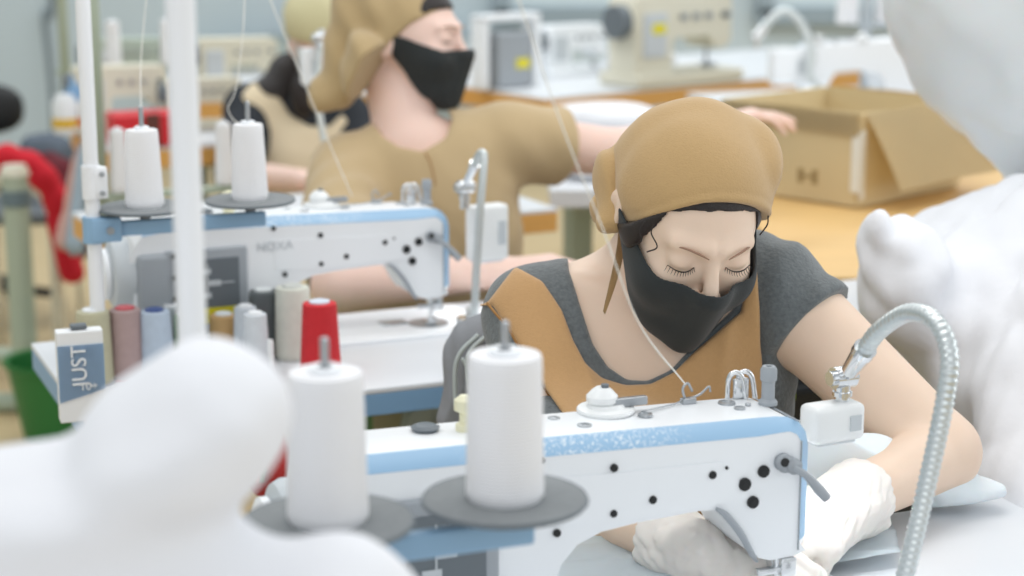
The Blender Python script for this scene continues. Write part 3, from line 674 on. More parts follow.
def face_details(t, c, R, hair_m=M_brow, lash=True, only=None):
    R = np.asarray(R); L = lambda p: np.asarray(c)+R@np.asarray(p, float)
    for s in (-1, 1):
        if only and s != only: continue
        bm = BM(); a_tube(bm, [L((s*.011, -.0985, .0195)), L((s*.022, -.0945, .0235)), L((s*.035, -.086, .0240)), L((s*.047, -.0735, .018))], [.0006, .0013, .0011, .0005], seg=8); to_world(obj('eyebrow', bm, hair_m, t, True))
        bm = BM(); pts = [(s*.018, -.0865, -.0015), (s*.024, -.0895, -.0035), (s*.031, -.0905, -.0042), (s*.039, -.0885, -.0030), (s*.0465, -.083, -.001)]
        a_tube(bm, [L(p) for p in pts], [.0003, .0006, .0008, .0007, .0004], seg=6)
        if lash:
            for k in range(12):
                u = k/11; i = min(int(u*4), 3); f = u*4-i; p = np.array(pts[i])*(1-f)+np.array(pts[i+1])*f
                e = p+np.array([s*(u-.2)*.0055, -.0035-.001*u, -.0032-.001*u]); a_tube(bm, [L(p), L((p+e)/2+np.array([0, 0, -.0012])), L(e)], [.00038, .0003, .00012], seg=4, n=3)
        to_world(obj('eyelashes', bm, M_lash, t, True))
def ear_loops(t, c, R, m, sides=(-1, 1)):
    R = np.asarray(R); L = lambda p: np.asarray(c)+R@np.asarray(p, float)
    for s in sides:
        bm = BM(); a_tube(bm, [L((s*.073, -.004, -.004)), L((s*.079, .006, .016)), L((s*.081, .022, .020)), L((s*.082, .030, .0)), L((s*.080, .022, -.026)), L((s*.071, -.003, -.020))], .0014, seg=8); to_world(obj('ear_loop', bm, m, t, True))
def hand_sdf(wrist, R, side=1, curl=(.5, .5, .5, .5), thumb=.5, infl=0., spread=.03, sc=1.06):
    """R: x across (towards the thumb when side=1), y finger direction, z back of the hand"""
    wrist = np.asarray(wrist, np.float32); prim = []
    prim.append(('c', A3(-.012, .0, 0), A3(-.020, .070, 0), .016, .012)); prim.append(('c', A3(.012, .0, 0), A3(.020, .072, 0), .016, .0125)); prim.append(('c', A3(0, 0, 0), A3(0, .075, .002), .019, .013))
    xs = (.028, .0095, -.009, -.026); ls = ((.040, .025, .021), (.044, .028, .022), (.041, .026, .021), (.032, .020, .018)); ys = (.077, .082, .078, .068)
    for i in range(4):
        p = np.array([xs[i]*.92, ys[i], 0.]); a = 0.12; sp = (1.5-i)*spread
        for k, l in enumerate(ls[i]):
            a += curl[i]*(1.0, 1.15, .7)[k]; d = np.array([sin(sp), cos(a), -sin(a)]); d /= np.linalg.norm(d); e = p+d*l
            r = (.0092, .0082, .0073, .0064)[k:k+2]; sz = (1, 1.03, .98, .86)[i]; prim.append(('f', A3(*p), A3(*e), r[0]*sz, r[1]*sz)); p = e
    p = np.array([.022, .018, -.006]); 
    for k, (l, dx, dy, dz) in enumerate(((.038, .75, .62, -.25), (.030, .45, .85, -.3), (.024, .15, .95, -.35))):
        d = np.array([dx*(1-thumb*.4*k), dy, dz-thumb*.3]); d /= np.linalg.norm(d); e = p+d*l; r = (.0145, .0105, .0095, .0078)[k:k+2]; prim.append(('f', A3(*p), A3(*e), r[0], r[1])); p = e
    R = np.asarray(R, np.float32)
    def fn(P):
        q = ((P-wrist)@R)/sc; q = q.copy(); q[:, 0] *= side; d = None; fing = None
        for k, a, b, r1, r2 in prim:
            x = cap(q, a, b, r1+infl, r2+infl)
            if k == 'c': d = x if d is None else smin(d, x, .012)
            else: fing = x if fing is None else smin(fing, x, .0015)
        return smin(d, fing, .007)*sc
    return fn
def frame(y, z):
    y = np.asarray(y, float); y /= np.linalg.norm(y); z = np.asarray(z, float); z = z-y*(z@y); z /= np.linalg.norm(z); x = np.cross(y, z); return np.stack([x, y, z], 1).astype(np.float32)

# ---- woman in front
t = thing('person', 'person in mustard headscarf, grey tee and ochre apron bending over the nearest machine', 'person', (.16, 2.36, 0))
HC = W(685, 213, 2.03); HR = Rm(radians(16), radians(30), radians(4)); hc32 = HC.astype(np.float32)
neckb = W(640, 275, 2.19); shL = W(533, 318, 2.12); shR = W(769, 288, 2.12)
elR = W(940, 452, 2.02); wrR = W(846, 505, 1.885); elL = W(572, 492, 2.02); wrL = W(684, 550, 1.83)
handR_R = frame(W(775, 566, 1.80)-wrR, (0.1, -.35, 1)); handL_R = frame(W(772, 572, 1.78)-wrL, (-.1, -.3, 1))
hR = lambda infl: hand_sdf(wrR, handR_R, 1, (.35, .42, .5, .6), .4, infl)
hL = lambda infl: hand_sdf(wrL, handL_R, -1, (.35, .4, .45, .55), .4, infl)
chest = W(655, 400, 2.16); belly = np.array([.145, 2.13, .70]); hips = np.array([.15, 2.34, .57])
ins_sh = (chest+np.array([0, .01, .10]))
def torso1(P, g=0.):
    d = U(.06, ell(P, chest, (.150+g, .105+g, .17+g)), cap(P, belly, hips, .115+g, .15+g), cap(P, shL+np.array([.03, .01, 0]), neckb+np.array([-.02, .03, -.03]), .045+g, .05+g), cap(P, shR+np.array([-.03, .01, 0]), neckb+np.array([.03, .03, -.03]), .045+g, .05+g))
    return smin(d, ell(P, (.08, 1.945, .812), (.11, .095, .048)), .03)
nR1 = ((elR-shR)/np.linalg.norm(elR-shR)).astype(np.float32); nL1 = ((elL-shL)/np.linalg.norm(elL-shL)).astype(np.float32)
def base1(P): return smin(smin(torso1(P), cap(P, shR, elR, .052, .048), .03), cap(P, shL, elL, .052, .046), .03)
def armsR(P, g=0.): return cap(P, shR, elR, .051+g, .040+g)
def armsL(P, g=0.): return cap(P, shL, elL, .051+g, .038+g)
handR0 = hR(-.0016); handL0 = hL(-.0016)
neck_top = HC+HR@A3(0, .03, -.06)
def body1(P):
    d = smin(smin(torso1(P), armsR(P), .03), armsL(P), .03)+.001
    fa = smin(cap(P, elR, wrR, .041, .024), armsR(P), .012); d = smin(d, fa, .01)
    d = smin(d, smin(cap(P, elL, wrL, .039, .025), armsL(P), .012), .01)
    d = smin(d, cap(P, neckb+np.array([0, .03, -.04]), neck_top, .055, .05), .03)
    # collar bones
    cb = W(655, 338, 2.05); 
    d = smin(d, cap(P, W(626, 300, 2.085), W(575, 285, 2.10), .010, .008), .02)
    d = smin(d, handR0(P), .012); d = smin(d, handL0(P), .012)
    q = (P-hc32)@HR; k = np.linalg.norm(q, axis=1) < .2; h = np.full(len(P), .1, np.float32)
    if k.any(): h[k] = head_sdf(q[k])
    return smin(d, np.minimum(h, .1), .012)
ob = sdf_obj('body', body1, (-.12, 1.62, .56), (.58, 2.5, 1.25), .0032, M_skin, t, relax=1)
def L1(p): return HC+HR@np.array(p, float)
face_details(t, HC, HR)
def headq(fn):
    return lambda P: fn((P-hc32)@HR)
o = sdf_obj('face_mask', headq(mask_sdf), HC-.16, HC+.16, .0017, M_mask, t, relax=2); o['label'] = 'black fabric face mask'
def hem1(q): return np.interp(q[:, 1], [-.12, -.075, -.03, .02, .07, .13], [.087, .080, .028, -.014, -.045, -.075])-2.0*q[:, 0]**2-.16*np.clip(-q[:, 0]-.02, 0, 1)
def hair1(q):
    d = ell(q, (0, .016, .024), (.081, .098, .082)) 
    d2 = ell(q, (-.068, -.020, .004), (.010, .028, .030)); d3 = ell(q, (.066, -.012, .012), (.008, .02, .02)); d4 = ell(q, (-.03, .07, -.04), (.04, .04, .04))
    d = U(.012, d, d2, d3, d4)
    xs_ = np.abs(q[:, 0]); lim = np.interp(xs_, [0, .03, .05, .07, .085], [.060, .056, .046, -.02, -.04])
    yl = np.interp(q[:, 1], [-.1, -.04, -.02, .1], [0, 0, -.03, -.12])
    d = smax(d, (lim+yl)-q[:, 2], .004)
    d = smax(d, q[:, 2]-hem1(q)-.003, .003)
    return d
o = sdf_obj('hair', headq(hair1), HC-.17, HC+.17, .0022, M_hair, t, relax=1)
for k, pp in enumerate((((-.064, -.06, .034), (-.066, -.064, .026), (-.06, -.074, .016), (-.066, -.068, .004)), ((-.070, -.05, .03), (-.073, -.052, .02), (-.07, -.056, .008), (-.074, -.045, -.008)), ((.066, -.052, .04), (.067, -.055, .03), (.066, -.05, .012)))):
    to_world(tube('hair_strand', [L1(p) for p in pp], .0008, M_hair, t, seg=6))
def scarf1(q):
    x, y, z = q[:, 0], q[:, 1], q[:, 2]
    d = ell(q, (.006, .018, .026), (.085, .102, .0835))
    d = smin(d, ell(q, (.074, .026, .064), (.022, .05, .028)), .018)       # loose cloth, right
    d = smin(d, ell(q, (.030, .050, .066), (.035, .045, .026)), .03)       # puffed crown
    # soft gathers
    d = d + .0016*np.sin(y*75+x*30+2*np.sin(z*30))*np.clip((y+.02)/.08, 0, 1) + .0011*wob(q, 30, 5) + .0016*wob(q*A3(.45, 1, 1.3), 42, 6)*np.clip(.6-x/.1, 0, 1)
    lim = hem1(q)
    d = smax(d, lim-z, .003)
    hem = np.abs(z-lim-.004)
    return d-.0012*np.exp(-(hem/.004)**2)+.0008*np.exp(-((z-lim-.016)/.0018)**2)
o = sdf_obj('headscarf', headq(scarf1), HC-.20, HC+.20, .0023, M_scarf, t, relax=1); o['label'] = 'mustard cotton headscarf'
# back fold and hanging tie
fold = [W(604, 185, 2.1), W(598, 205, 2.08), W(598, 222, 2.07)]
def fold1(P):
    d = U(.02, cap(P, W(656, 146, 2.075), W(622, 176, 2.05), .028, .030), cap(P, W(622, 176, 2.05), W(610, 222, 2.025), .028, .014)); d = smin(d, cap(P, W(632, 165, 2.12), W(610, 208, 2.11), .026, .022), .01)
    d = d+.0016*np.sin((P[:, 0]+P[:, 2]*.3)*230)
    return d
sdf_obj('scarf_fold', fold1, W(610, 190, 2.12)-.12, W(610, 190, 2.12)+.12, .0025, M_scarf, t)
bm = BM(); pp = [W(622, 228, 2.08), W(620, 252, 2.05), W(613, 282, 2.025), W(604, 313, 2.01)]; path = smoothpath(pp, 6); rows = []
for i, p in enumerate(path):
    ww = .0035+.0035*i/len(path); tilt = np.array([cos(i*.08), -.35, -.2]); rows.append([bm.verts.new(V(p-tilt*ww)), bm.verts.new(V(p+np.array([0, -.002, 0]))), bm.verts.new(V(p+tilt*ww))])
for a, b in zip(rows, rows[1:]):
    for k in (0, 1): bm.faces.new((a[k], a[k+1], b[k+1], b[k]))
bmesh.ops.solidify(bm, geom=bm.faces[:], thickness=.0018); to_world(obj('scarf_tie', bm, M_scarf, t, True))
# clothing cut to pattern on a plane facing the front of the chest
EX = np.array([1., 0, 0], np.float32); rr_ = ray(650, 320); rr_ = rr_/np.linalg.norm(rr_); EY = np.cross(rr_, EX).astype(np.float32); EY = EY/np.linalg.norm(EY)
if EY[2] < 0: EY = -EY
P0 = W(650, 320, 2.05).astype(np.float32); PS = 2.05/FPX
def pat(P, poly):
    q = np.stack([(P-P0)@EX, (P-P0)@EY], 1); return poly2(q, [((x-650)*PS, -(y-320)*PS) for x, y in poly])
tee_neck = [(590, 215), (572, 238), (570, 268), (581, 306), (593, 344), (608, 367), (627, 380), (648, 381), (671, 370), (690, 350), (735, 310), (757, 240), (748, 150), (600, 150)]
vest_neck = [(500, 240), (517, 266), (543, 281), (562, 310), (573, 340), (585, 363), (602, 378), (625, 385), (650, 384), (674, 372), (694, 352), (742, 312), (756, 232), (752, 140), (560, 140)]
vest_shape = [(470, 306), (487, 302), (516, 264), (560, 150), (756, 150), (757, 232), (760, 300), (762, 345), (770, 400), (775, 640), (590, 640), (575, 430), (552, 398), (527, 362), (508, 328), (492, 305)]
def tee1(P):
    a = (P-shR)@nR1; w_ = .0026*np.sin(a*120+P[:, 2]*70+P[:, 0]*30)*np.clip((P[:, 0]-.2)/.08, 0, 1)
    b = base1(P)-.0065-.0012*wob(P, 45, 3, True)+.0012*wob(P, 22, 13, True)+w_
    cut = smax(smax(b, a-.066, .003), ((P-shL)@nL1)-.105, .003)
    d = np.minimum(smax(b, torso1(P)-.014, .003), cut)
    d = smax(d, -pat(P, tee_neck), .003)
    return smax(d, .60-P[:, 2], .004)
o = sdf_obj('tee_shirt', tee1, (-.12, 1.9, .58), (.46, 2.42, 1.12), .0038, M_tee, t); o['label'] = 'heather grey short-sleeved tee'
def vest1(P):
    q_ = ((P-P0)@EX)/PS+650; w_ = ((P-P0)@EY)/PS; d = base1(P)-.0135-.0014*wob(P, 20, 9, True)-.0035*np.exp(-((q_-727-.12*(w_+20))/7)**2)-.0025*np.exp(-((q_-590+.25*(w_+60))/6)**2)*(w_ < -20)
    d = smax(d, -pat(P, vest_neck), .004); d = smax(d, pat(P, vest_shape), .004)
    return smax(d, .52-P[:, 2], .004)
o = sdf_obj('apron', vest1, (-.12, 1.88, .50), (.40, 2.46, 1.12), .0034, M_vest, t); o['label'] = 'ochre cotton bib apron'
o = to_world(tube('apron_binding', [W(487, 303, 2.055), W(496, 314, 2.043), W(509, 330, 2.035), W(528, 363, 2.03), W(551, 398, 2.02)], .0016, M_seam, t, seg=6))
# gloves
def glove(hfn, el, wr, P):
    n = ((el-wr)/np.linalg.norm(el-wr)).astype(np.float32); s = (P-wr.astype(np.float32))@n
    d = hfn(P); cf = cap(P, wr-n*.03, wr+n*.045, .030, .041); cf = smax(cf, s-.030, .002)
    d = smin(d, cf, .015)+.0026*wob(P, 60, 4, True)+.0016*wob(P, 130, 8, True)
    return d
gR = hR(.0022); gL = hL(.0022)
o = sdf_obj('glove', lambda P: glove(gR, elR, wrR, P), wrR-.14, wrR+.12, .0020, M_glove, t); o['label'] = 'milky latex glove on the hand at the right of the needle'
o = sdf_obj('glove', lambda P: glove(gL, elL, wrL, P), wrL-.12, wrL+.15, .0020, M_glove, t); o['label'] = 'milky latex glove on the hand behind the machine arm'
M_trou = mat('dark trousers', (58, 62, 70), .95)
kn = [np.array([.02, 1.92, .52]), np.array([.28, 1.92, .52])]
def legs1(P):
    d = ell(P, (.15, 2.34, .56), (.17, .15, .10))
    for k, x in enumerate((.06, .24)): d = U(.03, d, cap(P, (x, 2.30, .55), kn[k], .085, .062), cap(P, kn[k], (kn[k][0], 2.0, .12), .058, .042))
    return d
sdf_obj('trousers', legs1, (-.1, 1.8, .04), (.42, 2.52, .72), .009, M_trou, t)
for k in (0, 1): 
    x = kn[k][0]; sdf_obj('shoe', lambda P: smax(ell(P, (x, 1.94, .04), (.045, .12, .06)), -P[:, 2], .004), (x-.07, 1.8, -.02), (x+.07, 2.1, .13), .006, M_black, t)

def chair(label, loc, rz, col, back_h=.42, name='work_chair', group='work chairs'):
    t = thing(name, label, 'chair', loc, rz, group)
    bm = BM(); a_box(bm, (0, 0, .44), (.42, .42, .05), bev=.02, seg=3); obj('seat', bm, col, t, True, auto=40)
    bm = BM(); a_box(bm, (0, .22, .62+back_h/2), (.40, .035, back_h), bev=.016, seg=4)
    for v in bm.verts: v.co.y += .25*v.co.x**2*-1+.02
    obj('backrest', bm, col, t, True, auto=40)
    for sx in (-1, 1):
        bm = BM(); a_tube(bm, [(sx*.17, .17, .42), (sx*.17, .235, .5), (sx*.17, .235, .8)], .009, seg=10); obj('back_post', bm, M_dgrey, t, True)
        for sy in (-1, 1):
            bm = BM(); a_tube(bm, [(sx*.17, sy*.17, .42), (sx*.2, sy*.2, .0)], .011, seg=10, smooth=False); obj('leg', bm, M_dgrey, t, True)
    return t
chair('grey chair under the person sewing in front', (.15, 2.29, 0), radians(2), M_dgrey, .2)
# grey jacket hung over the chair back, left of the front woman
def jacket(P):
    a = cap(P, W(528, 318, 2.33), W(478, 352, 2.33), .03, .034); b = cap(P, W(478, 352, 2.33), W(470, 420, 2.32), .034, .04); c = cap(P, W(500, 380, 2.33), W(500, 480, 2.36), .045, .05)
    d = U(.03, a, b, c); d = smin(d, cap(P, W(535, 330, 2.34), W(540, 450, 2.38), .04, .05), .04)
    n = (P[:, 0]*300+P[:, 2]*50); return d+.0022*np.sin(n)*(.5+.5*np.sin(P[:, 2]*40))+.002*wob(P, 26, 2, True)
t = thing('jacket', 'grey jacket with pale piping draped over the chair at the front woman\'s shoulder', 'jacket', (0, 2.4, .45))
sdf_obj('jacket_cloth', jacket, (-.14, 2.2, .62), (.12, 2.52, 1.06), .004, mat('dusty grey cloth', (136, 138, 142), .9, bump=.3, bscale=200), t)
for q, (dx, dm) in enumerate(((0, 0), (9, .0))):
    to_world(tube('piping', [W(478+dx, 335, 2.285), W(461+dx, 352, 2.272), W(455+dx*1.4, 372, 2.27), W(456+dx*2, 410, 2.27)], .0028, mat('pale piping', (176, 184, 182), .8), t, seg=8))
to_world(tube('piping', [W(462, 358, 2.27), W(473, 378, 2.268), W(486, 402, 2.27)], .0022, mat('pale piping', (176, 184, 182), .8), t, seg=8))

# ---- woman in the second row
t = thing('person', 'person in olive-sand shirt, headscarf and black mask reaching one arm to the right', 'person', (-.2, 3.35, 0))
HC2 = W(409, 38, 3.34); HR2 = Rm(radians(70), radians(1), radians(4)); h2 = HC2.astype(np.float32)
nk2 = W(408, 142, 3.33); sL2 = W(345, 172, 3.32); sR2 = W(518, 142, 3.36); eL2 = W(338, 286, 3.04); wL2 = W(500, 272, 3.02); eR2 = W(612, 152, 3.46); wR2 = W(718, 126, 3.60)
ch2 = W(430, 240, 3.36); bl2 = np.array([-.18, 3.36, .62])
frL2 = frame(W(560, 262, 3.0)-wL2, (0, 0, 1)); frR2 = frame(W(776, 108, 3.66)-wR2, (0, .2, 1))
hdL2 = hand_sdf(wL2, frL2, -1, (.3, .3, .35, .4), .3); hdR2 = hand_sdf(wR2, frR2, -1, (.12, .15, .25, .35), .2)
def torso2(P): return U(.06, ell(P, ch2, (.155, .11, .21)), cap(P, bl2, bl2+np.array([0, .02, -.1]), .125, .15), cap(P, sL2+np.array([.03, 0, 0]), nk2+np.array([0, .02, -.03]), .055, .05), cap(P, sR2+np.array([-.03, 0, 0]), nk2+np.array([0, .02, -.03]), .06, .05))
def body2(P):
    d = torso2(P)+.012
    for a, b, c in ((sL2, eL2, wL2), (sR2, eR2, wR2)):
        d = smin(d, smin(cap(P, a, b, .052, .043), cap(P, b, c, .042, .026), .01), .02)
    d = smin(d, cap(P, nk2, HC2+HR2@A3(0, .03, -.06), .058, .052), .03)
    d = smin(smin(d, hdL2(P), .01), hdR2(P), .01)
    q = (P-h2)@HR2; k = np.linalg.norm(q, axis=1) < .2; h = np.full(len(P), .1, np.float32)
    if k.any(): h[k] = head_sdf(q[k])
    return smin(d, np.minimum(h, .1), .012)
sdf_obj('body', body2, (-.42, 2.86, .66), (.62, 3.85, 1.42), .0048, M_skin2, t)
face_details(t, HC2, HR2, lash=False)
hq2 = lambda fn: (lambda P: fn((P-h2)@HR2))
o = sdf_obj('face_mask', hq2(mask_sdf), HC2-.16, HC2+.16, .0024, M_mask, t, relax=2); o['label'] = 'black fabric face mask'
ear_loops(t, HC2, HR2, M_mask, (-1,))
def hair2(q):
    d = ell(q, (0, .014, .026), (.080, .099, .083)); lim = np.interp(q[:, 1], [-.1, -.06, -.02, .02, .1], [.062, .05, .02, .01, -.06]); return smax(d, lim-q[:, 2], .003)
sdf_obj('hair', hq2(hair2), HC2-.17, HC2+.17, .004, M_hair, t)
def scarf2(P):
    q = (P-h2)@HR2; x, y, z = q[:, 0], q[:, 1], q[:, 2]
    d = ell(q, (0, .026, .030), (.086, .104, .092)); d = smin(d, ell(P, W(366, 68, 3.27), (.042, .055, .066)), .02)
    d = smin(d, cap(P, W(362, 5, 3.34), W(338, 84, 3.34), .052, .036), .02)
    d = smin(d, ell(P, W(325, 98, 3.33), (.026, .03, .026)), .03)
    d = d+.0035*np.sin(P[:, 0]*95+P[:, 2]*38+1.5*np.sin(P[:, 2]*22))*np.clip((y+.02)/.05, 0, 1)+.002*wob(P, 30, 19, True)
    lim = np.interp(y, [-.12, -.07, -.03, .0, .02, .05, .08, .2], [.066, .052, .026, -.004, -.030, -.085, -.15, -.2]); return smax(d, lim-z, .004)
sdf_obj('headscarf', scarf2, HC2-.26, HC2+.24, .0036, mat('khaki cotton', (180, 156, 114), .92, bump=.3, bscale=400, sheen=.2), t)
def pat2(P, poly, d):
    sc = d/FPX; p0 = W(420, 150, d).astype(np.float32); q = np.stack([(P-p0)@EX, (P-p0)@EY], 1); return poly2(q, [((x-420)*sc, -(y-150)*sc) for x, y in poly])
def shirt2(P):
    g = .010+.0022*wob(P, 24, 12, True); d = torso2(P)-g
    n1 = ((eL2-sL2)/np.linalg.norm(eL2-sL2)).astype(np.float32); n2 = ((eR2-sR2)/np.linalg.norm(eR2-sR2)).astype(np.float32)
    s1 = smax(cap(P, sL2, eL2, .064, .074)+.002*np.sin(((P-sL2)@n1)*90+P[:, 0]*50), ((P-sL2)@n1)-.24, .004)
    s2 = smax(cap(P, sR2, eR2, .064, .088)+.002*np.sin(((P-sR2)@n2)*70+P[:, 2]*60), ((P-sR2)@n2)-.085, .004)
    d = smin(smin(d, s1, .03), s2, .03)
    d = smax(d, -pat2(P, [(372, 120), (384, 138), (400, 149), (424, 154), (446, 140), (452, 120), (430, 60), (380, 60)], 3.3), .004)
    return smax(d, .5-P[:, 2], .004)
o = sdf_obj('shirt', shirt2, (-.46, 2.95, .48), (.32, 3.62, 1.22), .0052, M_olive, t); o['label'] = 'olive-sand short-sleeved shirt'
to_world(tube('neck_slit', [W(425, 152, 3.235), W(431, 165, 3.225), W(435, 185, 3.22)], .0016, M_seam, t, seg=6))
def legs2(P):
    d = ell(P, (-.18, 3.4, .52), (.17, .15, .1))
    for x in (-.1, .1): d = U(.03, d, cap(P, (-.18+x, 3.38, .52), (-.18+x, 3.05, .54), .08, .06), cap(P, (-.18+x, 3.05, .54), (-.18+x, 3.1, .05), .055, .042))
    return d
sdf_obj('trousers', legs2, (-.42, 2.9, .0), (.08, 3.6, .7), .012, M_trou, t)
chair('dark chair under the person in the olive-sand shirt', (-.18, 3.33, 0), radians(3), M_black, .12)

# ---- woman further back
t = thing('person', 'person in pale khaki scarf, white mask, cream vest over dark sleeves, bent down at left', 'person', (-.55, 4.75, 0))
HC3 = W(322, 42, 4.7); HR3 = Rm(radians(35), radians(32), radians(0)); h3 = HC3.astype(np.float32)
sL3 = W(250, 110, 4.75); sR3 = W(345, 118, 4.8); ch3 = W(300, 170, 4.82); eL3 = W(238, 175, 4.6); wL3 = W(300, 180, 4.42); eR3 = W(368, 185, 4.7); wR3 = W(352, 190, 4.4); nk3 = W(295, 95, 4.8)
hdL3 = hand_sdf(wL3, frame((1, -.2, 0), (0, 0, 1)), -1); hdR3 = hand_sdf(wR3, frame((-1, -.3, 0), (0, 0, 1)), 1)
def torso3(P): return U(.06, ell(P, ch3, (.16, .12, .2)), cap(P, ch3, np.array([-.5, 4.9, .55]), .12, .15), cap(P, sL3, nk3, .06, .055), cap(P, sR3, nk3, .06, .055))
def body3(P):
    d = torso3(P)+.014
    for a, b, c in ((sL3, eL3, wL3), (sR3, eR3, wR3)): d = smin(d, smin(cap(P, a, b, .046, .04), cap(P, b, c, .04, .026), .01), .02)
    d = smin(d, cap(P, nk3, HC3+HR3@A3(0, .03, -.06), .05, .05), .03); d = smin(smin(d, hdL3(P), .01), hdR3(P), .01)
    q = (P-h3)@HR3; k = np.linalg.norm(q, axis=1) < .2; h = np.full(len(P), .1, np.float32)
    if k.any(): h[k] = head_sdf(q[k])
    return smin(d, np.minimum(h, .1), .012)
sdf_obj('body', body3, (-.85, 4.15, .55), (-.1, 5.1, 1.45), .007, M_skin2, t)
hq3 = lambda fn: (lambda P: fn((P-h3)@HR3))
o = sdf_obj('face_mask', hq3(mask_sdf), HC3-.16, HC3+.16, .0035, mat('white mask fabric', (226, 230, 228), .8), t); o['label'] = 'white face mask'
sdf_obj('headscarf', hq3(lambda q: smax(U(.03, ell(q, (0, .02, .034), (.09, .108, .094)), ell(q, (.0, .1, .02), (.06, .05, .06)), ell(q, (.03, -.04, .08), (.05, .05, .03)))+.002*np.sin(q[:, 0]*80), np.interp(q[:, 1], [-.12, -.06, 0, .1], [.05, .04, .01, -.03])-q[:, 2], .004)), HC3-.22, HC3+.22, .005, mat('pale khaki cotton', (200, 192, 152), .9), t)
sdf_obj('hair', lambda P: U(.03, ell(P, W(290, 72, 4.76), (.055, .06, .05)), ell(P, W(272, 95, 4.74), (.06, .05, .05)), ell(P, W(303, 95, 4.66), (.03, .03, .06))), W(285, 85, 4.72)-.2, W(285, 85, 4.72)+.2, .006, M_hair, t)
def sl3(P):
    d = torso3(P)-.006
    for a, b, tt in ((sL3, eL3, .3), (sR3, eR3, .3)): d = smin(d, cap(P, a, b, .062, .06), .02)
    return smax(d, .6-P[:, 2], .004)
sdf_obj('dark_sweater', sl3, (-.9, 4.3, .58), (-.1, 5.1, 1.32), .008, M_dark, t)
def vest3(P):
    d = torso3(P)-.016-.002*wob(P, 20, 3, True); sc = 4.6/FPX; p0 = W(290, 150, 4.6).astype(np.float32); q = np.stack([(P-p0)@EX, (P-p0)@EY], 1)
    pl = [(236, 90), (246, 76), (266, 80), (285, 110), (305, 122), (325, 122), (338, 108), (352, 125), (352, 330), (245, 330), (250, 140)]
    return smax(smax(d, poly2(q, [((x-290)*sc, -(y-150)*sc) for x, y in pl]), .004), .6-P[:, 2], .004)
sdf_obj('vest', vest3, (-.9, 4.3, .58), (-.1, 5.1, 1.34), .007, M_pale, t)
def legs3(P):
    d = ell(P, (-.5, 4.9, .5), (.17, .15, .1))
    for x in (-.1, .1): d = U(.03, d, cap(P, (-.5+x, 4.88, .5), (-.5+x, 4.55, .52), .08, .06), cap(P, (-.5+x, 4.55, .52), (-.5+x, 4.6, .05), .055, .042))
    return d
sdf_obj('trousers', legs3, (-.8, 4.4, 0), (-.2, 5.1, .7), .015, M_trou, t)

# ------------------------------------------------------------ white fabric: heaps, sheet, bag
def heap(name, label, cat, fn, lo, hi, h, m, relax=2, group=None):
    o = sdf_obj(name, fn, lo, hi, h, m, None, relax); return tag(o, label, cat, group)
def folds(P, seed, a, s): return a*wob(P, s, seed, True)+a*.4*wob(P, s*2.6, seed+1, True)
def heap_r(P):
    d = U(.10, ell(P, (.84, 2.55, .79), (.355, .36, .225)), ell(P, (.98, 2.2, .80), (.42, .36, .20)), ell(P, (.90, 2.02, .70), (.385, .22, .17)))
    d = smin(d, ell(P, W(905, 280, 2.44), (.055, .09, .080)), .05); d = smin(d, ell(P, W(878, 235, 2.42), (.018, .04, .035)), .02)
    return d+folds(P, 21, .010, 8)+.007*wob(P, 24, 77, True)
heap('white_fabric', 'big heap of crumpled white nonwoven fabric at the right beside the front woman\'s arm', 'fabric', heap_r, (.38, 1.75, .46), (1.5, 3.0, 1.16), .0065, M_cloth)
M_bag = mat('thin white film', (228, 233, 235), .35, sss=.2, bump=.4, bscale=20)
def bag(P):
    d = U(.08, ell(P, (.87, 2.86, 1.27), (.30, .26, .30)), ell(P, (.93, 2.86, .90), (.16, .16, .16)))
    q = np.arctan2(P[:, 1]-2.86, P[:, 0]-.87); return d+.003*np.sin(q*11+P[:, 2]*9+2*np.sin(P[:, 2]*14))+.016*wob(P, 9, 31, True)+.007*wob(P, 22, 33, True)
heap('fabric_bag', 'large bulging whitish plastic bag at the upper right corner', 'bag', bag, (.5, 2.5, .765), (1.25, 3.2, 1.62), .009, M_bag)
KH = 1.36
def hs(P, c, r_): c = C_+(np.array(c, float)-C_)*KH; return ell(P, c, tuple(q*KH for q in r_))
def heap_l(P):
    up = U(.022, hs(P, W(200, 395, .76), (.020, .04, .022)), hs(P, W(190, 432, .76), (.037, .045, .026)), hs(P, W(247, 415, .76), (.015, .04, .018)), hs(P, W(158, 458, .75), (.033, .05, .022)), hs(P, W(60, 505, .75), (.05, .05, .017)))
    low = U(.025, hs(P, (-.20, .72, .972), (.175, .10, .222)), hs(P, (-.072, .72, .97), (.068, .09, .186)), hs(P, (-.35, .70, .952), (.16, .11, .212)), hs(P, (-.2, .70, .84), (.26, .14, .11)))
    return smin(up, low, .02)+folds(P, 41, .0045, 11)
heap('white_fabric', 'blurred mound of white fabric filling the lower left foreground', 'fabric', heap_l, (-.66, .70, .752), (.08, 1.16, 1.24), .0065, M_cloth)
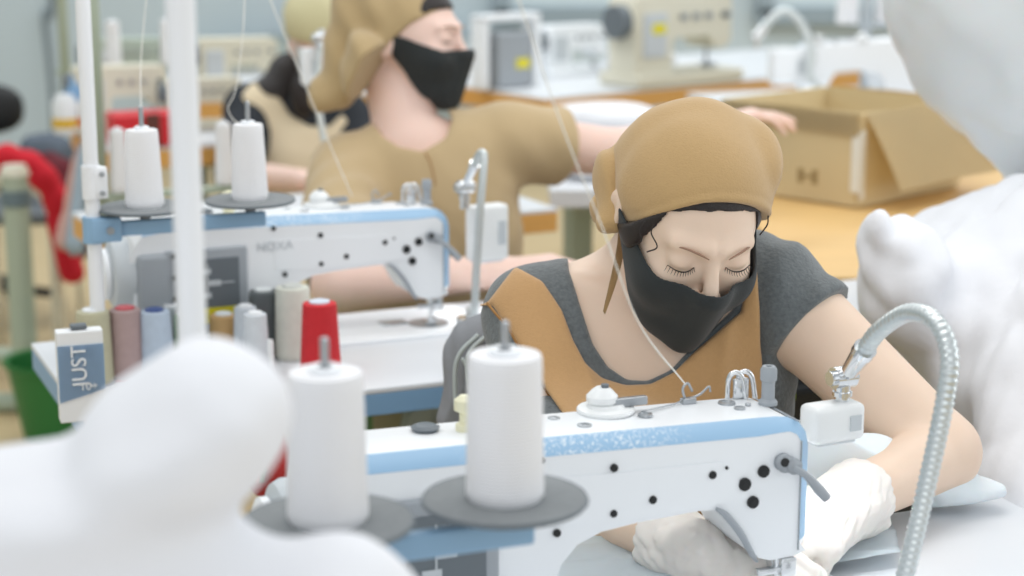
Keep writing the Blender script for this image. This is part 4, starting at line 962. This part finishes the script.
# the piece being sewn: a thin sheet on the table
def sheet(name, label, cat, poly, z0, amp, sc, m, rim=.0, nx=70, th=.0015, seed=0):
    (x0, y0), (x1, y1), (x2, y2), (x3, y3) = poly; bm = BM(); g = []
    us = np.linspace(0, 1, nx); 
    for i in us:
        row = []
        for j in us:
            x = (1-i)*(1-j)*x0+i*(1-j)*x1+i*j*x2+(1-i)*j*x3; y = (1-i)*(1-j)*y0+i*(1-j)*y1+i*j*y2+(1-i)*j*y3; row.append((x, y))
        g.append(row)
    P = np.array(g, np.float32).reshape(-1, 2); P3 = np.concatenate([P, np.zeros((len(P), 1), np.float32)], 1)
    n = wob(P3, sc, seed, True)*.5+.5; n2 = wob(P3, sc*2.3, seed+3)*.5+.5
    z = z0+amp*np.clip(n*1.2-.25, 0, 2)+amp*.25*n2; P[:, 0] += .01*wob(P3, 20, seed+5); P[:, 1] += .01*wob(P3, 22, seed+6)
    vs = [bm.verts.new((P[k, 0], P[k, 1], z[k])) for k in range(len(P))]
    for i in range(nx-1):
        for j in range(nx-1): bm.faces.new((vs[i*nx+j], vs[(i+1)*nx+j], vs[(i+1)*nx+j+1], vs[i*nx+j+1]))
    bmesh.ops.solidify(bm, geom=bm.faces[:], thickness=th)
    return tag(obj(name, bm, m, None, True), label, cat)
M_sheet = mat('thin bluish nonwoven', (226, 234, 238), .7, sss=.15)
sheet('fabric_piece', 'thin bluish white fabric piece being sewn under the gloved hands', 'fabric', ((.05, 1.66), (.38, 1.76), (.40, 1.87), (.02, 1.80)), .758, .016, 20, M_sheet, seed=4)
def crump(P): return U(.03, ell(P, W(862, 462, 1.98), (.05, .05, .028)), ell(P, W(900, 476, 2.02), (.07, .035, .020)), ell(P, W(810, 470, 1.95), (.05, .05, .05)), ell(P, W(958, 488, 2.03), (.05, .03, .012)))+folds(P, 52, .004, 30)
heap('fabric_piece', 'crumpled bluish white fabric behind the lamp head, under the bare forearm', 'fabric', crump, (.20, 1.85, .70), (.62, 2.12, .92), .004, M_sheet)
# small things between the rows
p = WZ(778, 345, .76); t = thing('safety_vest', 'lime green cloth hanging beside the front woman\'s apron', 'cloth', (p[0]-.01, p[1]-.12, .6))
sdf_obj('cloth_body', lambda P: U(.02, cap(P, W(783, 330, 2.55), W(772, 395, 2.52), .012, .03), cap(P, W(776, 350, 2.55), W(760, 400, 2.54), .02, .03))+.002*wob(P, 60, 1, True), W(775, 365, 2.53)-.12, W(775, 365, 2.53)+.12, .004, mat('lime cloth', (186, 222, 52), .8), t)
p = WZ(815, 350, .75); t = thing('control_box', 'black motor box under the blue-edged table behind the bare arm', 'control box', (p[0]+.08, p[1]+.2, .30), ANG)
bm = BM(); a_box(bm, (0, 0, .19), (.52, .2, .38), bev=.01); obj('housing', bm, M_black, t)
bm = BM(); a_box(bm, (0, -.102, .3), (.3, .006, .06), bev=.002); obj('front_label', bm, M_dgrey, t)
cb = [W(786, 362, 2.42), W(803, 370, 2.38), W(820, 390, 2.3), W(830, 412, 2.2), W(826, 440, 2.15)]
tag(tube('cable', cb, .0042, M_lgrey, None, seg=8), 'pale grey cable curving in front of the black motor box', 'cable')
# ------------------------------------------------------------ background
def bg_machine(label, loc, rz, s=1., m=None, panel=None, group='cream industrial machines', cat='sewing machine', sticker=True):
    """wide box-armed industrial machine; local +X to the needle end"""
    m = m or M_cream; t = thing('industrial_machine', label, cat, loc, rz, group)
    k = lambda pts: [(x*s, z*s) for x, z in pts]
    bm = BM(); prism(bm, k([(-.20, 0), (-.20, .25), (-.185, .268), (.17, .262), (.185, .25), (.185, .12), (.16, .10), (.115, .10), (.10, .125), (.09, .145), (-.045, .145), (-.06, .13), (-.06, 0)]), -.065*s, .065*s)
    bmesh.ops.bevel(bm, geom=bm.edges[:], offset=.005*s, segments=2, affect='EDGES'); obj('machine_arm', bm, m, t, True, auto=40)
    bm = BM(); a_box(bm, (0, 0, .018*s), (.42*s, .19*s, .036*s), bev=.006*s); obj('bed', bm, m, t)
    bm = BM(); a_cyl(bm, (.14*s, 0, .036*s), (.14*s, 0, .1*s), .006*s, seg=10); a_box(bm, (.14*s, -.01, .045*s), (.03*s, .04*s, .01*s)); obj('needle_bar', bm, M_steel, t)
    bm = BM(); a_cyl(bm, (-.2*s, 0, .19*s), (-.235*s, 0, .19*s), .05*s, seg=24); obj('handwheel', bm, M_dgrey, t, True, auto=35)
    bm = BM(); a_box(bm, (-.13*s, -.068*s, .15*s), (.09*s, .012*s, .13*s), bev=.004*s); pn = obj('front_panel', bm, panel or M_lgrey, t)
    if sticker: bm = BM(); a_box(bm, (-.12*s, -.0755*s, .17*s), (.05*s, .003*s, .03*s)); obj('sticker', bm, mat('yellow sticker', (226, 214, 40), .6), pn)
    for x in (-.02, .03, .08, .15):
        bm = BM(); a_cyl(bm, (x*s, -.066*s, .2*s), (x*s, -.078*s, .2*s), .011*s, seg=12); a_cyl(bm, (x*s, -.076*s, .2*s), (x*s, -.09*s, .2*s), .004*s, seg=8); obj('tension_dial', bm, M_dgrey if x > .1 else M_steel, t, True, auto=35)
    return t
def bg_stand(label, x, y, z0, h, cones, rz=.4, arm=.12, m=None, zc=.25, ch=.15, cr=.036):
    t = thing('cone_stand', label, 'thread stand', (x, y, z0), rz, 'thread stands in the back rows')
    bm = BM(); a_tube(bm, [(0, 0, 0), (0, 0, h)], .0135, seg=12); obj('pole', bm, m or M_sage, t, True)
    for z in (zc, h-.02):
        bm = BM(); a_box(bm, (arm/2, 0, z), (arm+.05, .014, .014), bev=.003); obj('cross_arm', bm, m or M_sage, t)
    w0 = np.array([x, y, z0]); ux = np.array([cos(rz), sin(rz), 0])
    for q in cones: cone('white thread cone on a back-row stand, ' + q[1], w0+ux*q[0]+np.array([0, 0, zc+.0105]), h=ch, r=cr, rt=cr*.8, group='white cones on the back-row stands')
    return t
# machines on the far plywood-edged table
p = W(678, 78, 6.05); bg_machine('cream overlock machine at the right end of the far plywood-edged table', (p[0]-.02, p[1], .752), rb, 1.05)
p = W(572, 66, 6.3); bg_machine('low white machine between the grey panel and the cream overlock machine', (p[0], p[1]-.05, .752), rb, .62, m=M_enamel, sticker=False)
p = W(500, 66, 6.0); t = thing('control_cabinet', 'grey control cabinet with yellow sticker in a white frame on the far table', 'cabinet', (p[0]+.02, p[1]-.1, .752), rb)
bm = BM(); a_box(bm, (0, 0, .085), (.13, .09, .17), bev=.006); obj('cabinet_body', bm, M_grey, t)
bm = BM(); a_box(bm, (.03, -.047, .075), (.05, .004, .03)); obj('sticker', bm, mat('yellow sticker', (226, 214, 40), .6), t)
for sx in (-.1, .1):
    bm = BM(); a_box(bm, (sx, 0, .11), (.03, .06, .22), bev=.004); obj('frame_post', bm, M_enamel, t)
bm = BM(); a_box(bm, (0, 0, .215), (.23, .06, .02), bev=.004); obj('frame_top', bm, M_enamel, t)
def smallbits(label, pxs, dd, m, cat='cloth', name='folded_cloth'):
    p = WZ(pxs[0], pxs[1], .752); p[2] = .752
    c = p+np.array([0, 0, dd[2]]); o = sdf_obj(name, lambda P: ell(P, c, dd)+.006*wob(P, 22, int(pxs[0]), True), c-np.array(dd)-.04, np.array([c[0]+dd[0]+.04, c[1]+dd[1]+.04, c[2]+dd[2]+.04]), .012, m)
    return tag(o, label, cat)
smallbits('white folded cloth on the far table before the cream overlock machine', (640, 74), (.12, .07, .05), M_cloth)
smallbits('white crumpled cloth on the table left of the carton', (600, 130), (.16, .1, .035), M_cloth)
smallbits('white cloth pile on the table behind the olive sleeve', (585, 175), (.07, .09, .02), M_cloth)
# blue-striped machine beyond the carton, its lamp and cones
p = WZ(800, 104, .753)
mm = dup(mach_b, (.83, 5.42, .753), ANG+pi, 'white machine with blue stripe beyond the cardboard carton')
b2 = np.array([.92, 5.33, .75])
gooseneck('white gooseneck lamp bending over the machine beyond the carton', b2, [b2+np.array([0, 0, .03]), W(812, 80, 5.3), W(812, 50, 5.3), W(800, 22, 5.3), W(785, 11, 5.3), W(772, 18, 5.3), W(762, 30, 5.3)], W(757, 36, 5.3), W(788, 66, 5.35), radians(10), (.11, .06, .10), r=.012, pw=0)
bg_stand('white thread stand beyond the carton with two cones', 1.06, 5.72, .75, .9, ((-.06, 'left of the pair beyond the carton'), (.06, 'right of the pair beyond the carton')), .2, .1, M_lgrey, .205, .14, .034)
# back-left rows
p = WZ(100, 128, .752); bg_machine('cream machine behind the slim pole at the left', (p[0]+.06, p[1], .752), ANG, .62, sticker=False)
p = WZ(222, 92, .752); bg_machine('cream machine on the far table left of the pale khaki scarf', (p[0]+.05, p[1], .752), ANG, .62, sticker=False)
bg_machine('grey-green machine at the left end of the far table behind the dark-haired worker', (p[0]-.28, p[1]-.02, .752), ANG, .62, m=mat('grey green enamel', (176, 188, 176), .5), sticker=False)
bg_machine('low cream machine on the left plywood-edged table beside the dark sweater', tuple(np.array(WZ(205, 128, .752))), ANG, .5, sticker=False)
p = WZ(150, 90, .752)
bg_stand('sage thread stand just right of the slim white pole at the left', *WZ(103, 244, .75)[:2], .75, .95, ((.035, 'close to its pole in the third row'), (.235, 'right one in the third row')), ra, .25, None, .085, .112, .0175)
q = WZ(68, 122, .75); bg_stand('farther sage thread stand left of the slim white pole', q[0], q[1], .75, 1.0, ((.13, 'in the back row, left'), (.28, 'in the back row, right')), ANG, .3, None, .135, .12, .022)
p = WZ(152, 148, .752); t = thing('red_box', 'red box with dark stripe on the left plywood-edged table', 'box', (p[0], p[1]+.02, .752), ANG)
bm = BM(); a_box(bm, (0, .05, .04), (.19, .1, .08), bev=.006); obj('box_body', bm, mat('red plastic', (206, 34, 46), .5), t)
bm = BM(); a_box(bm, (0, -.002, .04), (.035, .006, .082)); obj('dark_stripe', bm, mat('brown strap', (96, 52, 44), .7), t)
# small jars
for k, (x, y, h_, c_, lb) in enumerate(((66, 133, .10, (226, 230, 232), 'white jar with yellow band on the left table edge'), (79, 131, .14, (128, 168, 206), 'light blue bottle beside the white jar'), (90, 132, .09, (232, 232, 230), 'white jar right of the light blue bottle'))):
    p = WZ(x, y, .752); t = thing('jar', lb, 'jar', (p[0], p[1], .752), 0, 'jars on the left table')
    bm = BM(); a_lathe(bm, [(0, 0), (.03, 0), (.032, .01), (.032, h_*.8), (.02, h_), (0, h_)], 20); obj('jar_body', bm, mat('jar %d' % k, c_, .4), t, True, auto=35)
    bm = BM(); a_lathe(bm, [(.0325, .015), (.0335, .02), (.0335, .035), (.0325, .04)], 20); obj('band', bm, mat('band %d' % k, ((220, 180, 60), (214, 92, 80), (220, 120, 100))[k], .6), t, True)
# wall cable drop, shelf with clutter
tag(tube('cable', [(-2.25, 9.42, 2.6), W(52, -20, 9.4), W(45, 15, 9.4), W(49, 60, 9.4), W(53, 110, 9.4), W(54, 150, 9.4)], .016, mat('cable grey', (120, 132, 138), .6), None, seg=8), 'grey cable hanging down the pale blue wall at the left', 'cable')
t = thing('wall_shelf', 'long grey shelf on the back wall left of the window', 'shelf', (-.75, 9.3, .45))
bm = BM(); a_box(bm, (0, 0, .0), (1.7, .3, .03), bev=.004); obj('shelf_board', bm, M_lgrey, t)
for x in (-.7, .7):
    bm = BM(); a_box(bm, (x, .1, -.1), (.03, .12, .17), bev=.003); obj('bracket', bm, M_grey, t)
for k in range(9):
    c_ = ((206, 214, 206), (188, 190, 170), (176, 190, 190), (190, 70, 66), (214, 218, 206), (160, 176, 170), (222, 222, 214), (180, 196, 206), (200, 206, 190))[k]
    hgt = .10+.05*((k*5) % 4)/3; t = thing('storage_box', '%s box on the wall shelf, %s' % (('pale green', 'khaki', 'grey-green', 'small red', 'off-white', 'moss grey', 'white', 'pale blue', 'beige')[k], 'left part' if k < 4 else 'right part'), 'box', (-1.5+.18*k, 9.3, .4655), 0, 'boxes on the wall shelf')
    bm = BM(); a_box(bm, (0, 0, hgt/2), (.15, .2, hgt), bev=.006); obj('box_body', bm, mat('storage %d' % k, c_, .7), t)
    bm = BM(); a_box(bm, (0, 0, hgt+.008), (.156, .206, .016), bev=.004); obj('lid', bm, mat('storage lid %d' % k, tuple(int(v*.92) for v in c_), .7), t)
# dark chair, red-draped tube chair, sage stand, bucket at the far left
def office(label, loc, rz):
    t = thing('office_chair', label, 'chair', loc, rz)
    bm = BM(); bmesh.ops.create_uvsphere(bm, u_segments=28, v_segments=18, radius=1); bmesh.ops.scale(bm, vec=(.18, .035, .085), verts=bm.verts); [setattr(v, 'co', Vector((math.copysign(abs(v.co.x/.18)**.7*.17, v.co.x), v.co.y, math.copysign(abs(v.co.z/.085)**.75*.085, v.co.z)+.64))) for v in bm.verts]; obj('backrest', bm, M_black, t, True, auto=60)
    bm = BM(); a_box(bm, (0, -.2, .47), (.44, .42, .07), bev=.03, seg=4); obj('seat', bm, M_black, t, True, auto=60)
    bm = BM(); a_tube(bm, [(0, -.1, .44), (0, .06, .5), (0, .05, .68)], .014, seg=10); obj('back_post', bm, M_dgrey, t, True)
    bm = BM(); a_cyl(bm, (0, -.2, .1), (0, -.2, .45), .025, seg=14); obj('gas_column', bm, M_dgrey, t, True, auto=40)
    for k in range(5):
        a = k*2*pi/5; bm = BM(); a_tube(bm, [(0, -.2, .11), (.26*cos(a), -.2+.26*sin(a), .07)], .016, seg=8, smooth=False); lg = obj('leg', bm, M_black, t, True)
        bm = BM(); a_cyl(bm, (.27*cos(a)-.012, -.2+.27*sin(a), .028), (.27*cos(a)+.012, -.2+.27*sin(a), .028), .028, seg=14); obj('castor', bm, M_black, lg, True, auto=40)
p = W(-24, 107, 6.1); office('black office chair by the pale blue wall at the left edge', (p[0]-.02, p[1], .02), radians(8))
p = W(14, 205, 5.3); t = thing('tube_chair', 'cream tube-framed chair with red cloth over its arched back, left edge', 'chair', (p[0], p[1], 0), radians(5))
def arch(rx, rz, zc, n=15, y=0): return [(rx*cos(pi*k/(n-1)), y, zc+rz*sin(pi*k/(n-1))) for k in range(n)]
zc = float(p[2])-.06
bm = BM(); a_tube(bm, [(.105, 0, .02)]+arch(.105, .14, zc)+[(-.105, 0, .02)], .017, seg=12); obj('arched_frame', bm, M_cream, t, True)
bm = BM(); a_box(bm, (0, .2, .45), (.30, .32, .04), bev=.018, seg=3); obj('seat', bm, M_dgrey, t, True, auto=50)
for sx in (-.12, .12):
    bm = BM(); a_tube(bm, [(sx, .33, .44), (sx, .35, .0)], .009, seg=8, smooth=False); obj('leg', bm, M_cream, t, True)
pc = np.array([p[0]-.01, p[1], zc])
M_redc = mat('red fleece', (202, 26, 44), .9)
def redc(P):
    a = [pc+np.array(v) for v in arch(.14, .19, 0, 9)]; a.append(pc+np.array([-.14, 0, -.1])); a.insert(0, pc+np.array([.16, 0, -.13]))
    d = None
    for u_, v_ in zip(a, a[1:]):
        c_ = cap(P, u_, v_, .034, .034); d = c_ if d is None else smin(d, c_, .02)
    return d+.006*wob(P, 18, 6, True)
tag(sdf_obj('red_jacket', redc, pc+np.array([-.26, -.08, -.32]), pc+np.array([.26, .10, .28]), .008, M_redc), 'bright red fleece draped around the arched chair back', 'jacket')
def dkc(P): return smin(cap(P, W(62, 175, 5.5), W(72, 245, 5.4), .045, .05), cap(P, W(50, 165, 5.55), W(62, 190, 5.5), .04, .05), .03)+.006*wob(P, 20, 16, True)
tag(sdf_obj('maroon_cloth', dkc, W(62, 205, 5.5)-np.array([.15, .15, .22]), W(62, 205, 5.5)+np.array([.16, .16, .24]), .009, mat('maroon cloth', (92, 20, 32), .9)), 'dark maroon cloth hanging behind the red fleece', 'cloth')
tag(sdf_obj('grey_cloth', lambda P: smin(cap(P, W(35, 150, 5.9), W(58, 152, 5.9), .045, .05), cap(P, W(50, 148, 5.9), W(62, 175, 5.9), .04, .04), .03)+.006*wob(P, 15, 26, True), W(48, 155, 5.9)-np.array([.2, .15, .16]), W(48, 155, 5.9)+np.array([.2, .15, .16]), .01, mat('slate cloth', (92, 102, 114), .9)), 'slate grey cloth lying behind the red fleece', 'cloth')
def hang(P): return cap(P, W(87, 145, 4.8), W(75, 245, 4.72), .016, .028)+.004*np.sin(P[:, 0]*260)+.003*wob(P, 25, 36, True)
tag(sdf_obj('pale_blue_cloth', hang, W(80, 196, 4.76)-np.array([.12, .12, .2]), W(80, 196, 4.76)+np.array([.12, .12, .2]), .006, mat('blue grey cloth', (152, 168, 178), .9)), 'blue-grey cloth strip hanging from the third-row table end', 'cloth')
tag(sdf_obj('pink_cloth', lambda P: cap(P, W(82, 142, 4.93), W(66, 240, 4.9), .014, .026)+.004*wob(P, 25, 46, True), W(74, 192, 4.92)-np.array([.12, .1, .2]), W(74, 192, 4.92)+np.array([.12, .1, .2]), .006, mat('dusty pink cloth', (206, 168, 158), .9)), 'dusty pink cloth hanging beside the blue-grey strip', 'cloth')
pb = WZ(28, 412, 0); t = thing('trestle_stand', 'sage painted tubular stand with round foot bars at the left edge', 'stand', (pb[0], pb[1], 0), 0)
bm = BM(); a_tube(bm, [(0, 0, .02), (0, 0, .64)], .034, seg=18, smooth=False); obj('post', bm, M_sage, t, True, auto=50)
bm = BM(); a_tube(bm, [(0, 0, .56), (0, 0, .6)], .04, seg=18, smooth=False); obj('collar', bm, mat('collar blue grey', (104, 122, 130), .5), t, True, auto=50)
for nm, z, r_ in (('cross_tube', .155, .022), ('foot_bar', .026, .026)):
    bm = BM(); a_tube(bm, [(-.5, 0, z), (.10, .005, z)], r_, seg=14, smooth=False); obj(nm, bm, M_sage, t, True, auto=50)
bm = BM(); a_cyl(bm, (0, 0, .64), (0, 0, .665), .04, .03, seg=20); obj('post_cap', bm, M_cream, t, True, auto=40)
pk = WZ(52, 440, 0); t = thing('bucket', 'green plastic bucket on the wooden floor beside the spool table', 'bucket', (pk[0]+.02, pk[1], 0))
bm = BM(); a_lathe(bm, [(0, 0), (.085, 0), (.12, .20), (.13, .205), (.13, .215), (.117, .212), (.082, .012), (0, .012)], 36); obj('bucket_body', bm, mat('green plastic', (34, 112, 52), .45), t, True, auto=40)
bm = BM(); a_tube(bm, [(.13*cos(a), .13*sin(a), .205-.06*abs(sin(a))) for a in np.linspace(0, pi, 9)], .004, seg=8); obj('handle', bm, M_steel, t, True)
# underneath the second-row table
p = W(392, 425, 3.0); t = thing('crate', 'green and khaki crate under the second-row table', 'crate', (p[0]-.02, p[1], .3), ANG)
for k, (x, ww, c_) in enumerate(((-.07, .07, (110, 150, 96)), (.02, .12, (170, 162, 128)))):
    bm = BM(); a_box(bm, (x, 0, .2), (ww, .16, .4), bev=.006); obj(('side_panel', 'crate_body')[k], bm, mat('crate %d' % k, c_, .7), t)
p = W(434, 425, 2.95); t = thing('round_guard', 'pale round motor guard with orange patch under the second-row table', 'wheel', (p[0], p[1], p[2]), ANG)
my = Matrix.Rotation(pi/2, 3, 'X')
bm = BM(); a_lathe(bm, [(0, 0), (.05, 0), (.06, .01), (.06, .04), (0, .05)], 32, (0, 0, 0), my); obj('guard', bm, mat('stone grey', (176, 182, 172), .6), t, True, auto=40)
bm = BM(); a_box(bm, (.012, -.052, .02), (.05, .006, .018), rot=None, bev=.002); obj('orange_patch', bm, mat('orange patch', (206, 160, 92), .6), t)
bm = BM(); a_box(bm, (.0, -.053, .002), (.075, .006, .01), bev=.002); obj('dark_bar', bm, M_black, t)
p = W(420, 420, 3.1); t = thing('motor_cabinet', 'black motor housing under the second-row table', 'motor', (p[0]+.1, p[1]+.1, .25), ANG)
bm = BM(); a_box(bm, (0, 0, .2), (.46, .12, .4), bev=.01); obj('housing', bm, M_black, t)
bm = BM(); a_box(bm, (-.1, -.063, .3), (.06, .008, .06), bev=.004); obj('switch', bm, M_dgrey, t)
def redb(P): return U(.03, cap(P, W(300, 440, 2.35), W(285, 470, 2.3), .03, .035), cap(P, W(290, 455, 2.32), W(262, 474, 2.3), .022, .018))+.003*wob(P, 35, 66, True)
t = thing('red_cloth', 'dark red cloth with green and pink band behind the nearest hand wheel', 'cloth', tuple(W(285, 460, 2.3)))
to_world(sdf_obj('cloth_body', redb, W(282, 458, 2.33)-.12, W(282, 458, 2.33)+.12, .004, mat('brick red cloth', (164, 44, 42), .9), t))
for k, (dx, c_) in enumerate(((0, (92, 120, 84)), (5, (214, 120, 110)), (9, (92, 120, 84)))):
    a0 = W(254+dx, 470-dx*.3, 2.27); a1 = W(252+dx, 482, 2.26); o = tube('band', [a0, (a0+a1)/2+np.array([0, -.004, 0]), a1], .0035, mat('band cloth %d' % (k % 2), c_, .9), t, seg=8); to_world(o)

b3 = WZ(340, 212, .75)
gooseneck('small white gooseneck lamp between the two rear women, partly before the pale khaki scarf', b3, [b3+np.array([0, 0, .03]), W(336, 190, 3.7), W(326, 150, 3.7), W(318, 100, 3.7), W(319, 60, 3.7), W(320, 46, 3.7)], W(320, 38, 3.7), W(308, 66, 3.72), ANG, (.028, .022, .07), r=.007, pw=0)
